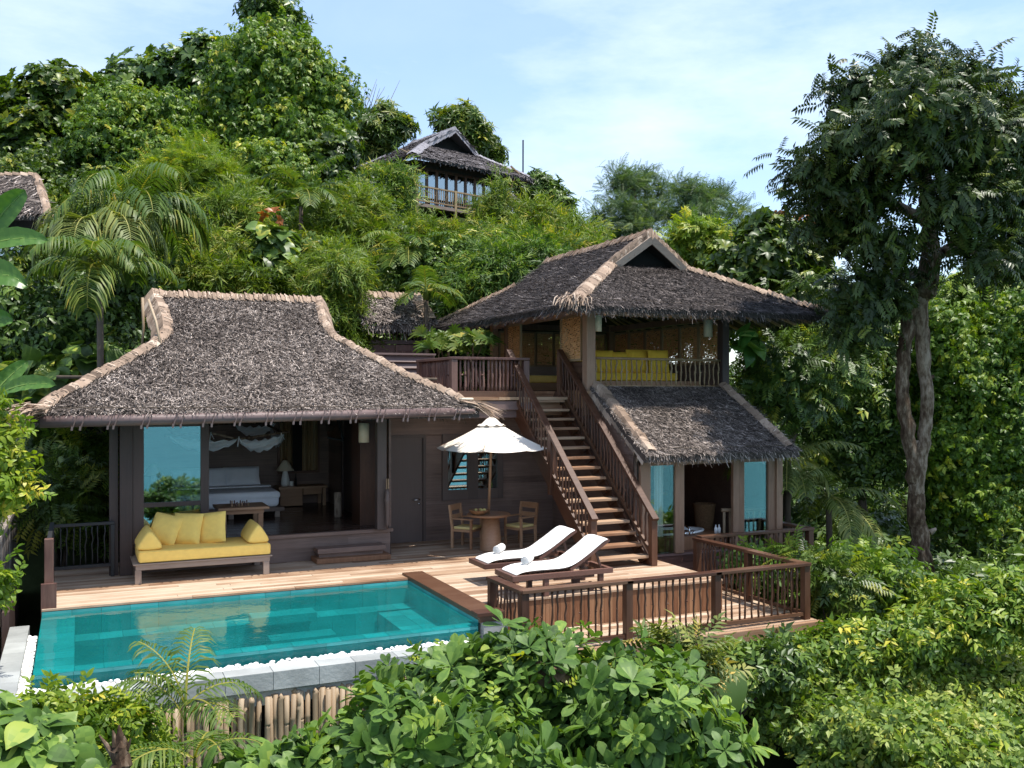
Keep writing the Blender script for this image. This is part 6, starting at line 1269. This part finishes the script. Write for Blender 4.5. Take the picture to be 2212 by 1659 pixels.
def banana(label, leaves, base, mat='leaf_banana'):
    b = W(*base); t = thing('banana_plant', label, 'banana plant', (b[0], b[1], float(ground_z(b[0], b[1]))))
    MB().tube([(b[0], b[1], float(ground_z(b[0], b[1]))), tuple(b)], [.14, .08], 10, .5).build('stem', 'leaf_palm', t, smooth=True)
    for (u0, v0, d0), (u1, v1, d1), wd, sag in leaves:
        p, q = W(u0, v0, d0), W(u1, v1, d1); d = q - p; L = np.linalg.norm(d); d = d / L; sd = unit(np.cross(d, np.array((.25, -.9, .35)))); nr = np.cross(sd, d); V, Q = [], []
        K, J = 16, 6
        for i in range(K + 1):
            f = i / K; c = p + d * L * f + np.array((0, 0, sag * 4 * f * (1 - f))); w_ = wd * (math.sin(math.pi * min(1, .06 + f * .94)) ** .45) * (1 if f < .97 else .5)
            for j in range(J + 1):
                g = j / J * 2 - 1; V.append(c + sd * w_ * g + nr * (abs(g) * w_ * .35 + .012 * math.sin(i * 2.1 + j)) )
        Q = [(i * (J + 1) + j, i * (J + 1) + j + 1, (i + 1) * (J + 1) + j + 1, (i + 1) * (J + 1) + j) for i in range(K) for j in range(J)]
        o = link('leaf', np_mesh('leaf', np.array(V) - np.array(worg(t)), Q, [random.gauss(.5, .05) + .08 * (q % 12 < 6) for q in range(len(Q))], smooth=True), t, mat)
        MB().tube([tuple(p + d * L * f + np.array((0, 0, sag * 4 * f * (1 - f) - .008))) for f in np.linspace(-.15, .97, 8)], [.022, .02, .018, .016, .013, .01, .008, .005], 6, .95).build('midrib', 'leaf_banana', o if False else t, smooth=True)
banana('banana plant with an upright leaf at the upper left frame edge', [((-40, 520, 15), (55, 410, 15), .2, .05), ((-60, 545, 14.6), (105, 520, 14.8), .17, .12)], (-60, 600, 15))
banana('banana plant with arching leaves at the middle of the left frame edge', [((-60, 640, 14), (60, 620, 14), .22, .25), ((-30, 870, 14), (60, 780, 14.3), .13, .05), ((0, 850, 13.6), (122, 832, 13.4), .12, .08), ((-50, 720, 14), (30, 690, 14), .16, .1)], (-40, 900, 14))
def fans(label, u, v, d, n, r, su, sv):
    c = W(u, v, d); t = thing('fan_palm', label, 'fan palm', (c[0], c[1], c[2] - 1.3))
    for i in range(n):
        p = W(u + random.uniform(-su, su), v + random.uniform(-sv, sv), d + random.uniform(-.5, .5)); b = np.array((c[0] + random.uniform(-.3, .3), c[1], c[2] - 1.2)); ax = unit(np.array((random.gauss(0, .5), random.uniform(-1, .0), random.uniform(-.1, .9)))); sd = unit(np.cross(ax, np.array((0, 0, 1.)))); up = np.cross(sd, ax)
        V, Q, Tn = [], [], []
        t0 = random.gauss(.5, .16)
        for k in range(11):
            a = (k - 5) * .33; dr = unit(sd * math.sin(a) + up * math.cos(a) + ax * .35); l = r * random.uniform(.85, 1.1); x = unit(np.cross(dr, ax)) * .028; m1 = p + dr * l * .55; e = p + dr * l + np.array((0, 0, -.3 * l)); q = len(V)
            V += [p - x * .3, p + x * .3, m1 - x, m1 + x, e - x * .5, e + x * .5]; Q += [(q, q + 1, q + 3, q + 2), (q + 2, q + 3, q + 5, q + 4)]; Tn += [min(1, max(0, t0 + random.gauss(0, .08)))] * 2
        o = link('fan_leaf', np_mesh('fan_leaf', np.array(V) - np.array(worg(t)), Q, Tn), t, 'leaf_palm')
    m = MB()
    for i in range(7): m.tube([(c[0] + random.uniform(-.4, .4), c[1] + random.uniform(-.2, .2), c[2] - 1.3), tuple(W(u + random.uniform(-su, su) * .7, v, d))], [.02, .012], 5)
    m.build('stems', 'bark', t)
fans('lady palm with star-shaped leaves left of the upper lounge roof corner', 945, 738, 22, 22, .36, 38, 18); fans('lady palm with star-shaped leaves behind the terrace railing', 1025, 745, 21.5, 22, .36, 38, 18)
palm('small palm tuft left of the upper lounge above the gatehouse', 920, 640, 24.5, 9, 1.1, .4, 'leaf_palm', (.0, 1.1), (.8, 1.5), .5, nl=22, w=.04)
plant('shrub', 'dark shrub wall filling the gap behind the terrace railing and gatehouse', 'shrub', 27.2, [(1000, 720, 90, 60), (1090, 720, 60, 60), (930, 700, 50, 70), (1150, 760, 60, 50), (820, 720, 60, 60, .5)], 'sprig', 330, 7, .28, .45, 'leaf_dark', .3, tr=.05, tm=.1)
el = thing('elephant_ear', 'giant dark elephant-ear leaf under the front edge of the deck', 'plant', tuple(W(1560, 1560, 10.8)))
V, q = gridleaf(HRT, .12, .3); Pv, _ = place((V, q), W(1572, 1462, 10.9), (.05, -.35, -.9), (.1, -.9, .4), .52); link('leaf', np_mesh('leaf', Pv - np.array(worg(el)), q, [.35] * len(q), smooth=True), el, 'leaf_dark'); MB().tube([tuple(W(1560, 1560, 10.9)), tuple(W(1572, 1475, 10.95))], .015, 6).build('stalk', 'leaf_palm', el)
hp = thing('heart_leaf_plant', 'climber with big pale heart leaves right of the upper lounge post', 'plant', tuple(W(1610, 800, 20)))
foliage('leaves', 'heart', [(W(1610, 745, 20), np.array((.28, .15, .3)))], 9, 2, .12, .38, 'leaf_banana', hp, .4)
MB().tube([tuple(W(1610, 800, 20)), tuple(W(1612, 720, 20))], .012, 5).build('stem', 'dark_bark', hp)
sp = thing('tree_stump', 'pale broken tree stump with jagged side branches at the bottom left', 'stump', tuple(W(255, 1720, 7.0)))
m = MB(); m.rough([W(258, 1730, 7), W(262, 1660, 7), W(256, 1610, 7)], [.085, .07, .06], 11, 6, .07)
for a, b, r in (((250, 1612), (243, 1578), .03), ((258, 1612), (257, 1566), .035), ((266, 1614), (268, 1590), .03), ((262, 1640), (283, 1596), .025), ((256, 1650), (214, 1588), .03)): m.tube([W(*a, 7), (W(*a, 7) + W(*b, 7)) / 2 + np.array((.006, 0, 0)), W(*b, 7)], [r, r * .75, r * .15], 7)
m.build('trunk', 'bark', sp, smooth=False)

# --- ground cover (uncountable)
def cover(name, label, kind, N, region, size, mat, hmax, avoid=True, tm=.45, clump=7, rc=.3, droop=.3):
    pos = []
    while len(pos) < N:
        u, v, d = rg.uniform(region[0], region[1]), 0, rg.uniform(region[2], region[3]) 
        p = W(u, 845, d); x, y = p[0], p[1]
        if avoid and ((-1.3 < x < 13.4 and 11.2 < y < 24) or (5 < x < 9 and y < 25)): continue
        lx, ly = (x - 14.13) * .956 + (y - 41.93) * .292, -(x - 14.13) * .292 + (y - 41.93) * .956
        if -1 < lx < 9 and -5 < ly < 8: continue
        n = .5 + .5 * math.sin(x * .9 + 1.3 * math.sin(y * .7)) * math.cos(y * 1.1 + x * .3)
        pos.append((x, y, float(ground_z(x, y)) + hmax * (.25 + .75 * n) * (1 - .55 * rg.random() ** 2)))
    pos = np.repeat(np.array(pos), clump, 0); M_ = len(pos); off = rg.normal(size=(M_, 3)) * rc * np.array((1, 1, .6)); pos = pos + off
    out = unit(off / rc * .5 + np.array((0, -.35, .9))); y = out * .4 + rg.normal(size=(M_, 3)) * .6 + np.array((0, 0, -droop)); z = out + rg.normal(size=(M_, 3)) * .35
    tn = np.repeat(rg.normal(tm, .13, N), clump) + rg.normal(0, .12, M_)
    V, Q, t = scatter(kind, pos, y, z, size * rg.uniform(.7, 1.25, M_), tn.clip(0, 1))
    return tag(link(name, np_mesh(name, V, Q, t), None, mat), label, 'ground cover', kind='stuff')
cover('undergrowth', 'mixed green undergrowth covering the hillside between the trees', 'vine', 5200, (-120, 1420, 21, 47), .5, 'leaf_hill', 1.5, clump=6, rc=.35, tm=.5)
cover('undergrowth', 'shaded undergrowth on the low ground right of the pavilion', 'sprig', 4800, (1280, 3000, 17, 48), .5, 'leaf_dark', 1.6, clump=6, rc=.3, tm=.5)
cover('creepers', 'pale yellow-green creeper carpet on the slope at the lower right', 'vine', 8600, (1420, 2750, 7.5, 18.5), .27, 'leaf_ground', 1.25, clump=7, rc=.14, tm=.5)
cover('undergrowth', 'low undergrowth on the slope below the pool and the deck', 'sprig', 1500, (-200, 1500, 6.5, 11), .3, 'leaf_almond', .7, clump=6, rc=.18, tm=.4)
plant('shrub', 'leafy shrub behind the woven screens of the upper lounge', 'shrub', 29, [(1330, 700, 110, 90), (1450, 690, 100, 90), (1560, 690, 80, 80), (1240, 730, 70, 60)], 'sprig', 420, 7, .3, .5, 'leaf_vine', .3, tr=.06)
cover('creepers', 'green broad-leaved creepers mixed into the slope right of the deck', 'sprig', 3700, (1480, 2850, 9, 20), .3, 'leaf_vine', 1.2, clump=7, rc=.16, tm=.55)
plant('shrub', 'dark shrub in the shadow under the front edge of the deck', 'shrub', 13.4, [(1600, 1450, 60, 40), (1680, 1430, 60, 40), (1530, 1500, 50, 40)], 'sprig', 150, 7, .16, .32, 'leaf_dark', .4, tr=.03)
plant('broadleaf_tree', 'dark round-headed shrub among the bamboo above the bedroom ridge', 'shrub', 28, [(500, 640, 60, 40), (540, 590, 45, 40)], 'rosette', 130, 6, .25, .5, 'leaf_dark', tr=.05)
plant('shrub', 'dark broad-leaved shrub between the palms and the bamboo above the bedroom roof', 'shrub', 29, [(370, 500, 50, 50), (350, 560, 60, 50), (400, 540, 50, 50)], 'ovate', 200, 5, .25, .45, 'leaf_dark', tr=.05, tm=.1)
plant('shrub', 'mid-green shrub between the slope palm and the hilltop villa bamboo', 'shrub', 34, [(760, 430, 60, 40), (700, 440, 50, 40), (640, 520, 50, 50, -2), (820, 500, 50, 40)], 'ovate', 330, 5, .28, .5, 'leaf_hill', tr=.05, tm=.05)
plant('shrub', 'dark shrub under the left end of the gabled roof ridge, among the bamboo', 'shrub', 28.5, [(930, 560, 50, 40), (900, 600, 50, 50), (990, 560, 50, 40)], 'ovate', 240, 5, .25, .42, 'leaf_dark', tr=.05, tm=.08)

# ------------------------------------------------------------------ sky, sun, camera
w = bpy.data.worlds.new('World'); SC.world = w; w.use_nodes = True; n = w.node_tree.nodes; l = w.node_tree.links; bg = n['Background']
SUN = Vector((.22, -.24, 1)).normalized(); ele = math.asin(SUN.z); azi = math.atan2(SUN.x, SUN.y)
sk = n.new('ShaderNodeTexSky'); sk.sky_type = 'NISHITA'; sk.sun_disc = False; sk.sun_elevation = ele; sk.sun_rotation = azi; sk.air_density = 1.0; sk.dust_density = .8; sk.ozone_density = 1.2
tc = n.new('ShaderNodeTexCoord'); mp = n.new('ShaderNodeMapping'); mp.inputs['Scale'].default_value = (1, 1, 2.4); l.new(tc.outputs['Generated'], mp.inputs[0])
no = n.new('ShaderNodeTexNoise'); no.inputs['Scale'].default_value = 2.6; no.inputs['Detail'].default_value = 7; no.inputs['Roughness'].default_value = .55; no.inputs['Distortion'].default_value = .3; l.new(mp.outputs[0], no.inputs[0])
cr = ramp(n, [(.34, (.06, .06, .06)), (.72, (.72, .72, .72))]); l.new(no.outputs[0], cr.inputs[0])
m2 = n.new('ShaderNodeMapping'); m2.inputs['Scale'].default_value = (1, 1.4, 3.6); m2.inputs['Location'].default_value = (3.1, 1.7, .4); l.new(tc.outputs['Generated'], m2.inputs[0])
n2_ = n.new('ShaderNodeTexNoise'); n2_.inputs['Scale'].default_value = 2.1; n2_.inputs['Detail'].default_value = 8; n2_.inputs['Roughness'].default_value = .6; l.new(m2.outputs[0], n2_.inputs[0])
c2 = ramp(n, [(.44, (0, 0, 0)), (.72, (.75, .75, .75))]); l.new(n2_.outputs[0], c2.inputs[0])
l.new(mixc(n, l, mixc(n, l, sk.outputs[0], (2.3, 3.1, 4.6), cr.outputs[0]), (4.1, 4.6, 5.2), c2.outputs[0]), bg.inputs[0]); bg.inputs[1].default_value = .15
sl_ = bpy.data.lights.new('sun', 'SUN'); sl_.energy = 4.0; sl_.angle = R(.5); sl_.color = (1, .95, .87); so_ = bpy.data.objects.new('sun', sl_); COL.objects.link(so_); so_.rotation_euler = (-SUN).to_track_quat('-Z', 'Y').to_euler()
cd = bpy.data.cameras.new('camera'); cam = bpy.data.objects.new('camera', cd); COL.objects.link(cam); SC.camera = cam
cam.location = (0, 0, H); cam.rotation_euler = (R(90), 0, -YAW); cd.sensor_width = 36; cd.lens = 36 * F_ / 2212; cd.shift_y = (HZ - 829.5) / 2212; cd.clip_start = .05; cd.clip_end = 20000
SC.view_settings.view_transform = 'Standard'; SC.view_settings.look = 'None'; SC.view_settings.exposure = 0.92; SC.view_settings.gamma = 1
SC.cycles.transparent_max_bounces = 12; SC.cycles.max_bounces = 8; SC.cycles.diffuse_bounces = 4; SC.cycles.glossy_bounces = 4
